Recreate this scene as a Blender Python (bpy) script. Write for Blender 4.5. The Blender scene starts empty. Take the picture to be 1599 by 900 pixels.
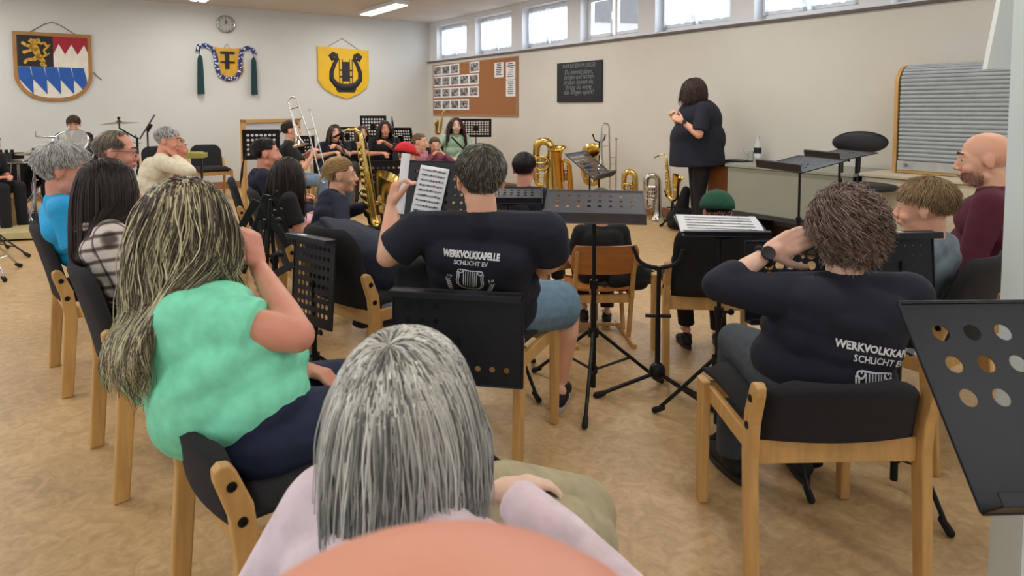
import bpy, math, random
from mathutils import Vector, Matrix, noise
from mathutils.bvhtree import BVHTree
random.seed(7)
V = Vector
PI = math.pi
R = math.radians
scene = bpy.context.scene
COL = scene.collection

# ------------------------------------------------------------------ camera
H, FPX, PITCH = 1.35, 1050.0, R(3.5)
CY = 170 + FPX * math.tan(PITCH)
CX = 799.5
def at(px, py, d):
    """point seen at photo pixel (px,py) standing d metres in front of the camera (metres along +Y)"""
    u = (px - CX) / FPX; v = (py - CY) / FPX
    c, s = math.cos(PITCH), math.sin(PITCH)
    y = c - v * s; z = -s - v * c
    k = d / y
    return V((u * k, d, H + z * k))
def gnd(px, py, z0=0.0):
    a = at(px, py, 1.0); k = (z0 - H) / (a.z - H)
    return V((a.x * k, k, z0))
cam_d = bpy.data.cameras.new('camera'); cam = bpy.data.objects.new('camera', cam_d); COL.objects.link(cam)
cam.location = (0, 0, H); cam.rotation_euler = (R(90) - PITCH, 0, 0)
cam_d.sensor_width = 36; cam_d.lens = 36 * FPX / 1599
cam_d.shift_y = -(450 - CY) / 1599
cam_d.clip_start = 0.02; cam_d.clip_end = 200
cam_d.dof.use_dof = True; cam_d.dof.focus_distance = 4.0; cam_d.dof.aperture_fstop = 9.0
scene.camera = cam

# ------------------------------------------------------------------ materials
MATS = {}
def nodemat(name):
    m = bpy.data.materials.new(name); m.use_nodes = True
    nt = m.node_tree; b = nt.nodes['Principled BSDF']
    return m, nt, b
def s2l(c):
    return tuple(((x / 255) / 12.92 if x / 255 <= .04045 else ((x / 255 + .055) / 1.055) ** 2.4) for x in c)
def mat(name, rgb, rough=.6, metal=0.0, var=.08, scale=12, bump=0.0, bscale=60, emis=0.0, coat=0.0, stretch=None):
    """procedural principled material, rgb in 0-255 display values"""
    if name in MATS: return MATS[name]
    m, nt, b = nodemat(name)
    c = s2l(rgb)
    tc = nt.nodes.new('ShaderNodeTexCoord')
    mp = nt.nodes.new('ShaderNodeMapping'); nt.links.new(tc.outputs['Object'], mp.inputs[0])
    if stretch: mp.inputs['Scale'].default_value = stretch
    n = nt.nodes.new('ShaderNodeTexNoise'); n.inputs['Scale'].default_value = scale; n.inputs['Detail'].default_value = 4
    nt.links.new(mp.outputs[0], n.inputs['Vector'])
    r = nt.nodes.new('ShaderNodeValToRGB')
    r.color_ramp.elements[0].position = .3; r.color_ramp.elements[1].position = .7
    r.color_ramp.elements[0].color = (*[x * (1 - var) for x in c], 1)
    r.color_ramp.elements[1].color = (*[min(1, x * (1 + var)) for x in c], 1)
    nt.links.new(n.outputs['Fac'], r.inputs[0]); nt.links.new(r.outputs[0], b.inputs['Base Color'])
    b.inputs['Roughness'].default_value = rough; b.inputs['Metallic'].default_value = metal
    b.inputs['Coat Weight'].default_value = coat
    if emis:
        nt.links.new(r.outputs[0], b.inputs['Emission Color']); b.inputs['Emission Strength'].default_value = emis
    if bump:
        n2 = nt.nodes.new('ShaderNodeTexNoise'); n2.inputs['Scale'].default_value = bscale; n2.inputs['Detail'].default_value = 3
        nt.links.new(mp.outputs[0], n2.inputs['Vector'])
        bp = nt.nodes.new('ShaderNodeBump'); bp.inputs['Strength'].default_value = bump; bp.inputs['Distance'].default_value = .02
        nt.links.new(n2.outputs['Fac'], bp.inputs['Height']); nt.links.new(bp.outputs[0], b.inputs['Normal'])
    MATS[name] = m
    return m
def cloth(name, rgb, rough=.85, fold=.5, fscale=7):
    return mat(name, rgb, rough, 0, .12, 25, fold, fscale)

M_wall = mat('white wall paint', (210, 211, 207), .85, 0, .02, 2, .05, 120)
M_wallW = mat('cream wall paint', (212, 209, 200), .85, 0, .02, 2, .05, 120)
M_pillar = mat('cool white paint', (214, 226, 226), .7, 0, .02, 2)
M_ceil = mat('ceiling paint', (206, 198, 190), .9, 0, .03, 1.5)
M_frame = mat('white window lacquer', (225, 227, 230), .4, 0, .02, 3)
M_black = mat('black powder coated steel', (16, 17, 20), .38, .3, .1, 30)
M_desk = mat('dark anthracite sheet metal', (34, 35, 42), .42, .4, .1, 20)
M_rubber = mat('black rubber', (14, 14, 15), .8)
M_beech = mat('beech wood', (202, 158, 96), .42, 0, .12, 6, .04, 80, stretch=(8, 8, 1))
M_ply = mat('orange beech plywood', (186, 122, 66), .38, 0, .12, 6, stretch=(1, 1, 6))
M_pad = mat('charcoal chair fabric', (30, 30, 33), .95, 0, .2, 200, .15, 300)
M_brass = mat('lacquered brass', (216, 186, 108), .22, 1.0, .06, 8)
M_brassdk = mat('dark inner brass', (120, 84, 36), .3, 1.0, .1, 8)
M_silver = mat('silver plate', (200, 196, 188), .2, 1.0, .05, 8)
M_chrome = mat('chrome', (190, 192, 196), .15, 1.0, .05, 8)
M_paper = mat('white paper', (232, 234, 238), .8, 0, .02, 5)
M_ink = mat('black ink', (40, 40, 48), .8)
M_white = mat('white print', (226, 228, 232), .8, 0, .03, 5)

def floor_mat():
    m, nt, b = nodemat('mottled linoleum')
    tc = nt.nodes.new('ShaderNodeTexCoord')
    n1 = nt.nodes.new('ShaderNodeTexNoise'); n1.inputs['Scale'].default_value = 1.3; n1.inputs['Detail'].default_value = 3
    n2 = nt.nodes.new('ShaderNodeTexNoise'); n2.inputs['Scale'].default_value = 14; n2.inputs['Detail'].default_value = 6; n2.inputs['Distortion'].default_value = 1.6
    n3 = nt.nodes.new('ShaderNodeTexNoise'); n3.inputs['Scale'].default_value = 55; n3.inputs['Detail'].default_value = 4; n3.inputs['Distortion'].default_value = 1.0
    for n in (n1, n2, n3): nt.links.new(tc.outputs['Object'], n.inputs['Vector'])
    r = nt.nodes.new('ShaderNodeValToRGB'); e = r.color_ramp.elements
    e[0].position = .34; e[0].color = (*s2l((182, 150, 106)), 1)
    e[1].position = .68; e[1].color = (*s2l((206, 174, 128)), 1)
    x = e.new(.5); x.color = (*s2l((194, 161, 114)), 1)
    nt.links.new(n2.outputs['Fac'], r.inputs[0])
    r3 = nt.nodes.new('ShaderNodeValToRGB'); r3.color_ramp.elements[0].position = .35; r3.color_ramp.elements[1].position = .6
    r3.color_ramp.elements[0].color = (.88, .86, .84, 1); r3.color_ramp.elements[1].color = (1, 1, 1, 1)
    nt.links.new(n3.outputs['Fac'], r3.inputs[0])
    mx = nt.nodes.new('ShaderNodeMix'); mx.data_type = 'RGBA'; mx.blend_type = 'MULTIPLY'; mx.inputs[0].default_value = .7
    nt.links.new(r.outputs[0], mx.inputs[6]); nt.links.new(r3.outputs[0], mx.inputs[7])
    nt.links.new(mx.outputs[2], b.inputs['Base Color'])
    b.inputs['Roughness'].default_value = .42
    return m
M_floor = floor_mat()

def plaid_mat():
    m, nt, b = nodemat('plaid cotton')
    tc = nt.nodes.new('ShaderNodeTexCoord')
    cols = []
    for ax, sc, rot in (('X', 7.4, 0), ('Z', 7.0, 0)):
        mp = nt.nodes.new('ShaderNodeMapping'); mp.inputs['Rotation'].default_value = (0, R(14), R(20))
        nt.links.new(tc.outputs['Object'], mp.inputs[0])
        w = nt.nodes.new('ShaderNodeTexWave'); w.bands_direction = ax; w.inputs['Scale'].default_value = sc; w.inputs['Distortion'].default_value = 1.4; w.inputs['Detail Scale'].default_value = 1.5
        nt.links.new(mp.outputs[0], w.inputs[0])
        r = nt.nodes.new('ShaderNodeValToRGB'); r.color_ramp.elements[0].position = .02; r.color_ramp.elements[1].position = .42
        r.color_ramp.elements[0].color = (*s2l((104, 92, 90)), 1); r.color_ramp.elements[1].color = (*s2l((232, 226, 222)), 1)
        nt.links.new(w.outputs['Fac'], r.inputs[0]); cols.append(r)
    mx = nt.nodes.new('ShaderNodeMix'); mx.data_type = 'RGBA'; mx.blend_type = 'MULTIPLY'; mx.inputs[0].default_value = 1
    nt.links.new(cols[0].outputs[0], mx.inputs[6]); nt.links.new(cols[1].outputs[0], mx.inputs[7])
    nt.links.new(mx.outputs[2], b.inputs['Base Color']); b.inputs['Roughness'].default_value = .85
    return m

def attr_mat(name, rough=.45, spec=.4):
    """hair: colour comes from a per-strand colour attribute, modulated by fine noise"""
    m, nt, b = nodemat(name)
    a = nt.nodes.new('ShaderNodeAttribute'); a.attribute_name = 'Col'
    nt.links.new(a.outputs['Color'], b.inputs['Base Color'])
    b.inputs['Roughness'].default_value = rough; b.inputs['Specular IOR Level'].default_value = spec
    return m
M_hair = attr_mat('hair strands')

def skin(name, rgb):
    m, nt, b = nodemat(name)
    tc = nt.nodes.new('ShaderNodeTexCoord')
    n = nt.nodes.new('ShaderNodeTexNoise'); n.inputs['Scale'].default_value = 9; n.inputs['Detail'].default_value = 3
    nt.links.new(tc.outputs['Object'], n.inputs['Vector'])
    r = nt.nodes.new('ShaderNodeValToRGB'); c = s2l(rgb)
    r.color_ramp.elements[0].position = .35; r.color_ramp.elements[1].position = .65
    r.color_ramp.elements[0].color = (c[0], c[1] * .86, c[2] * .84, 1); r.color_ramp.elements[1].color = (c[0], c[1] * 1.04, c[2] * 1.04, 1)
    nt.links.new(n.outputs['Fac'], r.inputs[0]); nt.links.new(r.outputs[0], b.inputs['Base Color'])
    b.inputs['Roughness'].default_value = .55
    b.inputs['Subsurface Weight'].default_value = .12; b.inputs['Subsurface Radius'].default_value = (.012, .005, .003)
    b.inputs['Subsurface Scale'].default_value = 1.0
    n2 = nt.nodes.new('ShaderNodeTexNoise'); n2.inputs['Scale'].default_value = 180; n2.inputs['Detail'].default_value = 2
    nt.links.new(tc.outputs['Object'], n2.inputs['Vector'])
    bp = nt.nodes.new('ShaderNodeBump'); bp.inputs['Strength'].default_value = .12; bp.inputs['Distance'].default_value = .004
    nt.links.new(n2.outputs['Fac'], bp.inputs['Height']); nt.links.new(bp.outputs[0], b.inputs['Normal'])
    return m
SK1 = skin('fair skin', (226, 176, 148)); SK2 = skin('rosy skin', (214, 152, 128)); SK3 = skin('pale skin', (224, 190, 168))

# ------------------------------------------------------------------ mesh builder
def frame(z, x=None):
    """rotation matrix whose Z column is z and X column near x"""
    z = V(z).normalized(); x = V(x) if x is not None else V((1, 0, 0))
    x = x - z * x.dot(z)
    if x.length < 1e-4:
        x = V((0, 1, 0)) - z * z.y
        if x.length < 1e-4: x = V((1, 0, 0))
    x.normalize(); y = z.cross(x)
    return Matrix((x, y, z)).transposed()
def TM(loc, rot=None):
    m = (rot or Matrix.Identity(3)).to_4x4(); m.translation = V(loc); return m
def rz(a): return Matrix.Rotation(a, 3, 'Z')

class MB:
    def __init__(s): s.v = []; s.f = []; s.c = []; s.mi = []; s.col = None; s.cur = 0
    def add(s, vs, fs):
        b = len(s.v); s.v.extend(vs); s.f.extend([tuple(b + i for i in f) for f in fs]); s.mi.extend([s.cur] * len(fs))
        if s.col is not None: s.c.extend([s.col] * len(vs))
        return s
    def box(s, c, size, rot=None):
        c = V(c); hx, hy, hz = [x / 2 for x in size]; rot = rot or Matrix.Identity(3)
        vs = [c + rot @ V((x * hx, y * hy, z * hz)) for x in (-1, 1) for y in (-1, 1) for z in (-1, 1)]
        return s.add(vs, [(0, 1, 3, 2), (4, 6, 7, 5), (0, 4, 5, 1), (2, 3, 7, 6), (0, 2, 6, 4), (1, 5, 7, 3)])
    def beam(s, p, q, w, t, x=None):
        p, q = V(p), V(q)
        return s.box((p + q) / 2, (w, t, (q - p).length), frame(q - p, x))
    def tube(s, pts, rad, n=8, closed=False, flat=1.0, xref=None):
        pts = [V(p) for p in pts]; m = len(pts)
        rad = [rad] * m if not hasattr(rad, '__len__') else list(rad)
        vs = []; fs = []; px = V(xref) if xref is not None else None
        for i, p in enumerate(pts):
            if closed: t = pts[(i + 1) % m] - pts[i - 1]
            else: t = pts[min(i + 1, m - 1)] - pts[max(i - 1, 0)]
            if t.length < 1e-7: t = V((0, 0, 1))
            fr = frame(t, px); px = fr.col[0].copy()
            for k in range(n):
                a = 2 * PI * k / n
                vs.append(p + fr @ V((math.cos(a) * rad[i], math.sin(a) * rad[i] * flat, 0)))
        for i in range(m if closed else m - 1):
            for k in range(n):
                a = i * n + k; b = i * n + (k + 1) % n; j = (i + 1) % m
                fs.append((a, b, j * n + (k + 1) % n, j * n + k))
        if not closed and n > 2:
            fs.append(tuple(range(n))[::-1]); fs.append(tuple((m - 1) * n + k for k in range(n)))
        return s.add(vs, fs)
    def cap(s, p, q, r1, r2, n=12, k=4):
        """capsule with rounded ends, tapering from r1 to r2"""
        p, q = V(p), V(q); t = q - p; L = t.length
        if L < 1e-5: return s.ell(p, (r1,) * 3)
        t = t / L; pts = []; rad = []
        for i in range(k):
            a = PI / 2 * (1 - i / k); pts.append(p - t * r1 * math.sin(a)); rad.append(max(r1 * math.cos(a), r1 * .03))
        for i in range(5): pts.append(p.lerp(q, i / 4)); rad.append(r1 + (r2 - r1) * i / 4)
        for i in range(1, k + 1):
            a = PI / 2 * i / k; pts.append(q + t * r2 * math.sin(a)); rad.append(max(r2 * math.cos(a), r2 * .03))
        return s.tube(pts, rad, n)
    def lathe(s, prof, n=24, M=None):
        M = M or Matrix.Identity(4); vs = []; fs = []
        for (r, z) in prof:
            for k in range(n):
                a = 2 * PI * k / n; vs.append(M @ V((r * math.cos(a), r * math.sin(a), z)))
        for i in range(len(prof) - 1):
            for k in range(n):
                k2 = (k + 1) % n; fs.append((i * n + k, i * n + k2, (i + 1) * n + k2, (i + 1) * n + k))
        if prof[0][0] > 1e-5: fs.append(tuple(range(n))[::-1])
        if prof[-1][0] > 1e-5: fs.append(tuple((len(prof) - 1) * n + k for k in range(n)))
        return s.add(vs, fs)
    def ell(s, c, r, rot=None, nu=16, nv=10):
        c = V(c); rot = rot or Matrix.Identity(3); r = (r,) * 3 if not hasattr(r, '__len__') else r
        vs = [c + rot @ V((0, 0, -r[2]))]; fs = []
        for j in range(1, nv):
            b = -PI / 2 + PI * j / nv
            for i in range(nu):
                a = 2 * PI * i / nu
                vs.append(c + rot @ V((r[0] * math.cos(b) * math.cos(a), r[1] * math.cos(b) * math.sin(a), r[2] * math.sin(b))))
        vs.append(c + rot @ V((0, 0, r[2]))); T = len(vs) - 1
        for i in range(nu):
            i2 = (i + 1) % nu
            fs.append((0, 1 + i2, 1 + i)); fs.append((T, 1 + (nv - 2) * nu + i, 1 + (nv - 2) * nu + i2))
            for j in range(nv - 2): fs.append((1 + j * nu + i, 1 + j * nu + i2, 1 + (j + 1) * nu + i2, 1 + (j + 1) * nu + i))
        return s.add(vs, fs)
    def prism(s, poly, th, M=None):
        """2D polygon in local XY, extruded along +Z by th"""
        M = M or Matrix.Identity(4); n = len(poly)
        vs = [M @ V((x, y, 0)) for x, y in poly] + [M @ V((x, y, th)) for x, y in poly]
        fs = [tuple(range(n))[::-1], tuple(range(n, 2 * n))] + [(i, (i + 1) % n, n + (i + 1) % n, n + i) for i in range(n)]
        return s.add(vs, fs)
    def build(s, name, mats, parent=None, smooth=None, bevel=0, inv=None, remesh=None, seg=2):
        vs = s.v if inv is None else [inv @ v for v in s.v]
        me = bpy.data.meshes.new(name); me.from_pydata([tuple(v) for v in vs], [], s.f)
        if s.c and len(s.c) == len(vs):
            ca = me.color_attributes.new('Col', 'FLOAT_COLOR', 'POINT')
            flat = [x for c in s.c for x in (*c[:3], 1.0)]; ca.data.foreach_set('color', flat)
        mats = mats if isinstance(mats, (list, tuple)) else [mats]
        for m in mats: me.materials.append(m)
        if len(mats) > 1: me.polygons.foreach_set('material_index', s.mi)
        me.update()
        o = bpy.data.objects.new(name, me); COL.objects.link(o)
        if remesh:
            md = o.modifiers.new('r', 'REMESH'); md.mode = 'VOXEL'; md.voxel_size = remesh[0]
            if remesh[1]:
                sm = o.modifiers.new('s', 'SMOOTH'); sm.factor = .5; sm.iterations = remesh[1]
            dg = bpy.context.evaluated_depsgraph_get(); ev = o.evaluated_get(dg)
            nm = bpy.data.meshes.new_from_object(ev); o.modifiers.clear(); o.data = nm
            nm.materials.clear(); nm.materials.append(mats[0]); nm.name = name
            smooth = 180
        if smooth is not None:
            o.data.shade_smooth() if smooth >= 180 else o.data.set_sharp_from_angle(angle=R(smooth))
            if smooth < 180:
                o.data.polygons.foreach_set('use_smooth', [True] * len(o.data.polygons))
        if bevel:
            b = o.modifiers.new('bevel', 'BEVEL'); b.width = bevel; b.segments = seg; b.limit_method = 'ANGLE'; b.angle_limit = R(40)
        if parent is not None: o.parent = parent
        return o

def tag(o, label=None, cat=None, group=None, kind=None):
    if label: o['label'] = label
    if cat: o['category'] = cat
    if group: o['group'] = group
    if kind: o['kind'] = kind
    return o
def thing(name, label, cat, loc=(0, 0, 0), rzv=0.0, group=None):
    o = bpy.data.objects.new(name, None); COL.objects.link(o); o.empty_display_size = .1
    o.location = loc; o.rotation_euler = (0, 0, rzv)
    return tag(o, label, cat, group)
def W2L(o):
    return (Matrix.Translation(o.location) @ o.rotation_euler.to_matrix().to_4x4()).inverted()
def copy_tree(o, loc=None, rzv=None, label=None, group=None, parent=None):
    c = o.copy(); COL.objects.link(c); c.parent = parent
    if loc is not None: c.location = loc
    if rzv is not None: c.rotation_euler = (0, 0, rzv)
    if label: c['label'] = label
    if group: c['group'] = group
    for ch in list(o.children): copy_tree(ch, parent=c)
    return c
def text_mesh(txt, size, font_scale_x=1.0, align='CENTER', extrude=.0, shear=0, bold=0.0):
    cu = bpy.data.curves.new('t', 'FONT'); cu.body = txt; cu.size = size; cu.align_x = align; cu.align_y = 'CENTER'
    cu.resolution_u = 2; cu.offset = bold; cu.extrude = extrude; cu.space_line = 1.0; cu.shear = shear
    o = bpy.data.objects.new('t', cu); COL.objects.link(o)
    dg = bpy.context.evaluated_depsgraph_get(); me = bpy.data.meshes.new_from_object(o.evaluated_get(dg))
    vs = [V((v.co.x * font_scale_x, v.co.y, v.co.z)) for v in me.vertices]; fs = [tuple(p.vertices) for p in me.polygons]
    bpy.data.objects.remove(o); bpy.data.curves.remove(cu); bpy.data.meshes.remove(me)
    return vs, fs
# ------------------------------------------------------------------ the room
CORNER = V((-1.67, 13.5, 0))
E1 = V((.823, .568, 0)).normalized()            # along the crest wall, toward the corner
E2 = V((.568, -.823, 0)).normalized()           # along the window wall, away from the corner
CEIL, LEDGE = 3.05, 2.28
def rm(s, t, z=0.0):                            # s metres from the window wall, t metres from the crest wall
    return CORNER - E1 * s + E2 * t + V((0, 0, z))
# local frames: crest wall: x to the viewer's right (E1), y = into wall ; window wall: x to viewer's right (E2)
F_crest = Matrix((E1, -E2, V((0, 0, 1)))).transposed()   # columns: x, into the wall, up
F_win = Matrix((E2, E1, V((0, 0, 1)))).transposed()
SW, TW = 9.5, 16.5
def struct(name, mb, m, parent=None, **k):
    o = mb.build(name, m, parent, **k)
    if parent is None: o['kind'] = 'structure'
    return o
struct('floor', MB().box(rm(SW / 2, TW / 2, -.05), (TW + .5, SW + .5, .1), F_win), M_floor)
struct('ceiling', MB().box(rm(SW / 2 - .15, TW / 2, CEIL + .05), (TW + .5, SW + .9, .1), F_win), M_ceil)
struct('wall_left', MB().box(rm(SW / 2 - .1, -.1, CEIL / 2), (SW + .7, .2, CEIL), F_crest), M_wall)
struct('wall_right', MB().box(rm(-.1, TW / 2, LEDGE / 2), (TW + .4, .2, LEDGE), F_win), M_wallW)
mb = MB()
N_WIN = 10
wx = [(.30 + 1.44 * i, .30 + 1.44 * i + 1.14) for i in range(N_WIN)]
edges = [-.1] + [x for w in wx for x in w] + [TW]
for i in range(0, len(edges), 2):                # piers between the windows
    a, b = edges[i], edges[i + 1]
    mb.box(rm(-.15, (a + b) / 2, (LEDGE + CEIL) / 2), (b - a, .24, CEIL - LEDGE), F_win)
mb.box(rm(-.15, TW / 2, CEIL - .045), (TW, .22, .09), F_win)
struct('wall_right', mb, mat('bright white pier paint', (226, 228, 232), .7, 0, .02, 2))
struct('trim_1', MB().box(rm(.012, TW / 2, LEDGE - .012), (TW, .045, .028), F_win), mat('dark grey ledge', (96, 88, 86), .6))
struct('trim_2', MB().box(rm(-.13, TW / 2, LEDGE + .012), (TW, .24, .02), F_win), M_frame)
M_base = mat('terracotta skirting', (150, 104, 72), .5, 0, .15, 20)
struct('baseboard_right', MB().box(rm(.012, TW / 2, .06), (TW, .024, .12), F_win), M_base)
struct('baseboard_left', MB().box(rm(SW / 2, .012, .06), (SW, .024, .12), F_crest), M_base)
# windows
def glassm():
    m, nt, b = nodemat('window glass')
    nt.nodes.remove(b); out = nt.nodes['Material Output']
    t = nt.nodes.new('ShaderNodeBsdfTransparent'); t.inputs[0].default_value = (.96, .98, 1, 1)
    g = nt.nodes.new('ShaderNodeBsdfGlossy'); g.inputs['Roughness'].default_value = .05
    mx = nt.nodes.new('ShaderNodeMixShader'); mx.inputs[0].default_value = .05
    nt.links.new(t.outputs[0], mx.inputs[1]); nt.links.new(g.outputs[0], mx.inputs[2]); nt.links.new(mx.outputs[0], out.inputs[0])
    return m
M_glass = glassm()
def lacem():
    m, nt, b = nodemat('sheer lace curtain')
    nt.nodes.remove(b); out = nt.nodes['Material Output']
    tc = nt.nodes.new('ShaderNodeTexCoord')
    n = nt.nodes.new('ShaderNodeTexNoise'); n.inputs['Scale'].default_value = 14; n.inputs['Detail'].default_value = 4
    nt.links.new(tc.outputs['Object'], n.inputs['Vector'])
    sp = nt.nodes.new('ShaderNodeSeparateXYZ'); nt.links.new(tc.outputs['Object'], sp.inputs[0])
    mr = nt.nodes.new('ShaderNodeMapRange'); mr.inputs[1].default_value = .0; mr.inputs[2].default_value = .35
    mr.inputs[3].default_value = .62; mr.inputs[4].default_value = 0.0
    nt.links.new(sp.outputs['Z'], mr.inputs[0])
    r = nt.nodes.new('ShaderNodeValToRGB'); r.color_ramp.elements[0].position = .44; r.color_ramp.elements[1].position = .56
    nt.links.new(n.outputs['Fac'], r.inputs[0])
    mu = nt.nodes.new('ShaderNodeMath'); mu.operation = 'MULTIPLY'
    nt.links.new(r.outputs[0], mu.inputs[0]); nt.links.new(mr.outputs[0], mu.inputs[1])
    cr = nt.nodes.new('ShaderNodeValToRGB'); cr.color_ramp.elements[0].color = (.95, .97, 1, 1); cr.color_ramp.elements[1].color = (.32, .45, .66, 1)
    nt.links.new(mu.outputs[0], cr.inputs[0])
    t = nt.nodes.new('ShaderNodeBsdfTransparent'); nt.links.new(cr.outputs[0], t.inputs[0])
    tl = nt.nodes.new('ShaderNodeBsdfTranslucent'); nt.links.new(cr.outputs[0], tl.inputs[0])
    mx = nt.nodes.new('ShaderNodeMixShader'); mx.inputs[0].default_value = .45
    nt.links.new(t.outputs[0], mx.inputs[1]); nt.links.new(tl.outputs[0], mx.inputs[2]); nt.links.new(mx.outputs[0], out.inputs[0])
    return m
M_lace = lacem()
ordn = ['first', 'second', 'third', 'fourth', 'fifth', 'sixth', 'seventh', 'eighth', 'ninth', 'tenth']
for i, (a, b) in enumerate(wx):
    w = bpy.data.objects.new('window_%d' % (i + 1), None); COL.objects.link(w); w['kind'] = 'structure'
    w.location = rm(-.2, (a + b) / 2, LEDGE + .03); w.rotation_euler = (0, 0, math.atan2(E2.y, E2.x))
    W_, H_ = b - a - .02, CEIL - LEDGE - .125
    f = MB()
    for x in (-W_ / 2 + .03, W_ / 2 - .03): f.box((x, 0, H_ / 2), (.06, .07, H_))
    f.box((0, 0, .03), (W_, .07, .06)); f.box((0, 0, H_ - .03), (W_, .07, .06))
    f.build('window_frame', M_frame, w, bevel=.004)
    for sx in (-1, 1):
        cx = sx * (W_ / 4 - .01); cw = W_ / 2 - .075; s_ = MB()
        for x in (cx - cw / 2 + .02, cx + cw / 2 - .02): s_.box((x, -.03, H_ / 2), (.04, .05, H_ - .1))
        for z in (.07, H_ - .07): s_.box((cx, -.03, z), (cw, .05, .04))
        so = s_.build('sash', M_frame, w, bevel=.003)
        MB().box((cx, -.03, H_ / 2), (cw - .06, .006, H_ - .16)).build('glass_pane', M_glass, so)
        if sx < 0:
            MB().box((cx + cw / 2 - .01, -.065, H_ / 2), (.018, .02, .1)).build('window_handle', M_frame, so, bevel=.004)
    if i != 3:
        c = MB(); n = 60; vs = []; fs = []
        for k in range(n + 1):
            x = -W_ / 2 + .08 + (W_ - .16) * k / n; y = -.1 - .012 * math.sin(k * .9) - .006 * math.sin(k * 2.3)
            lo = .07 + .012 * abs(math.sin(k * .35))
            vs += [V((x, y, lo)), V((x, y, H_ - .06))]
            if k: fs.append((2 * k - 2, 2 * k, 2 * k + 1, 2 * k - 1))
        c.add(vs, fs)
        o = c.build('lace_curtain', M_lace, None, smooth=180); o.location = w.location; o.rotation_euler = w.rotation_euler
        tag(o, 'sheer white lace curtain in the %s high window from the corner' % ordn[i], 'curtain', 'lace curtains in the high windows')
# world
wd = bpy.data.worlds.new('w'); scene.world = wd; wd.use_nodes = True; nt = wd.node_tree
bg = nt.nodes['Background']; tc = nt.nodes.new('ShaderNodeTexCoord'); sp = nt.nodes.new('ShaderNodeSeparateXYZ'); nt.links.new(tc.outputs['Generated'], sp.inputs[0])
r_ = nt.nodes.new('ShaderNodeValToRGB'); r_.color_ramp.elements[0].position = .0; r_.color_ramp.elements[0].color = (.93, .95, .98, 1)
r_.color_ramp.elements[1].position = .6; r_.color_ramp.elements[1].color = (.72, .85, 1, 1)
nt.links.new(sp.outputs['Z'], r_.inputs[0]); nt.links.new(r_.outputs[0], bg.inputs[0]); bg.inputs[1].default_value = 1.0
# neighbouring house and bright sky seen through the clear window
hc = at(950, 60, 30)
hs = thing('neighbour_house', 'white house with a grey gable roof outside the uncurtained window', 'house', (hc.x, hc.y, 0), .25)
MB().box((0, 0, 2.4), (7, 5, 4.8)).build('house_wall', mat('glowing white render', (240, 240, 238), .9, emis=.45), hs)  # render emits a little, daylight brightness put into the shaded wall's material
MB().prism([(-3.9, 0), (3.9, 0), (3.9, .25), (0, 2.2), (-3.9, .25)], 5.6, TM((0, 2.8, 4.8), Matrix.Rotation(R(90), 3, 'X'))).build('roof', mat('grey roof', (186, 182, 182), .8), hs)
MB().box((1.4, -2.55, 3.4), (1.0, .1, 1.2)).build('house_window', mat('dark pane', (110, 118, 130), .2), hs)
# ceiling luminaires
M_diff = mat('lit diffuser', (255, 252, 240), .5, emis=5.0)
def lum(s, t, label, real=True):
    o = thing('ceiling_light', label, 'ceiling light', rm(s, t, CEIL), math.atan2(E2.y, E2.x), 'fluorescent ceiling lights')
    MB().box((0, 0, -.03), (1.5, .26, .06)).build('housing', M_frame, o, bevel=.005)
    for y in (-.06, .06): MB().box((0, y, -.066), (1.44, .085, .012)).build('diffuser', M_diff, o)
    l = bpy.data.lights.new('lamp', 'AREA'); l.shape = 'RECTANGLE'; l.size = 1.4; l.size_y = .2; l.energy = 26 if t < 9 else 16; l.color = (1, .97, .92)
    lo = bpy.data.objects.new('lamp', l); COL.objects.link(lo); lo.location = rm(s, t, CEIL - .085); lo.rotation_euler = (0, 0, math.atan2(E2.y, E2.x))
for s_ in (1.65, 4.35, 7.4):
    for k, t_ in enumerate((1.55, 4.6, 7.7, 10.8, 13.9)):
        lum(s_, t_, 'lit ceiling light, %s from the crest wall in the row %s' % (ordn[k], {1.65: 'near the windows', 4.35: 'over the middle', 7.4: 'far from the windows'}[s_]))
# daylight entering through the window band
def area(loc, rot, sx, sy, e, col):
    l = bpy.data.lights.new('daylight', 'AREA'); l.shape = 'RECTANGLE'; l.size = sx; l.size_y = sy; l.energy = e; l.color = col
    o = bpy.data.objects.new('daylight', l); COL.objects.link(o); o.location = loc; o.rotation_euler = rot; return o
d = (-E1 + V((0, 0, -.5))).normalized()
area(rm(-.75, 7.4, 2.95), d.to_track_quat('-Z', 'Y').to_euler(), 14.5, .8, 420, (.82, .91, 1))

# ------------------------------------------------------------------ things on the crest wall
def wframe(px, py, wall):
    """wall-local matrix (x right, y up, z toward room) where the pixel ray meets the wall"""
    a = at(px, py, 1.0) - V((0, 0, H)); a2 = V((a.x, a.y, 0))
    n = E2 if wall == 'crest' else -E1
    k = (CORNER.dot(n)) / a2.dot(n)
    p = V((0, 0, H)) + a * k
    x = E1 if wall == 'crest' else E2
    return TM(p + n * .004, Matrix((x, V((0, 0, 1)), n)).transposed()), k
def wthing(name, label, cat, M, group=None):
    o = thing(name, label, cat, M.translation, 0, group); o.rotation_euler = M.to_3x3().to_euler(); return o
def poly_scale(p, sx, sy=None): return [(x * sx, y * (sy or sx)) for x, y in p]
M_gold = mat('gold paint', (206, 158, 52), .5, .1, .12, 12); M_blk = mat('black paint', (24, 22, 28), .6)
M_red = mat('crimson paint', (158, 22, 44), .6); M_cream = mat('cream white paint', (226, 220, 206), .6)
M_blue = mat('blue paint', (28, 84, 168), .6); M_yel = mat('yellow paint', (226, 180, 22), .55, 0, .06, 6)
M_crestwood = mat('varnished oak frame', (164, 118, 62), .45, 0, .15, 8)
M_cord = mat('grey cord', (120, 112, 104), .8)
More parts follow.
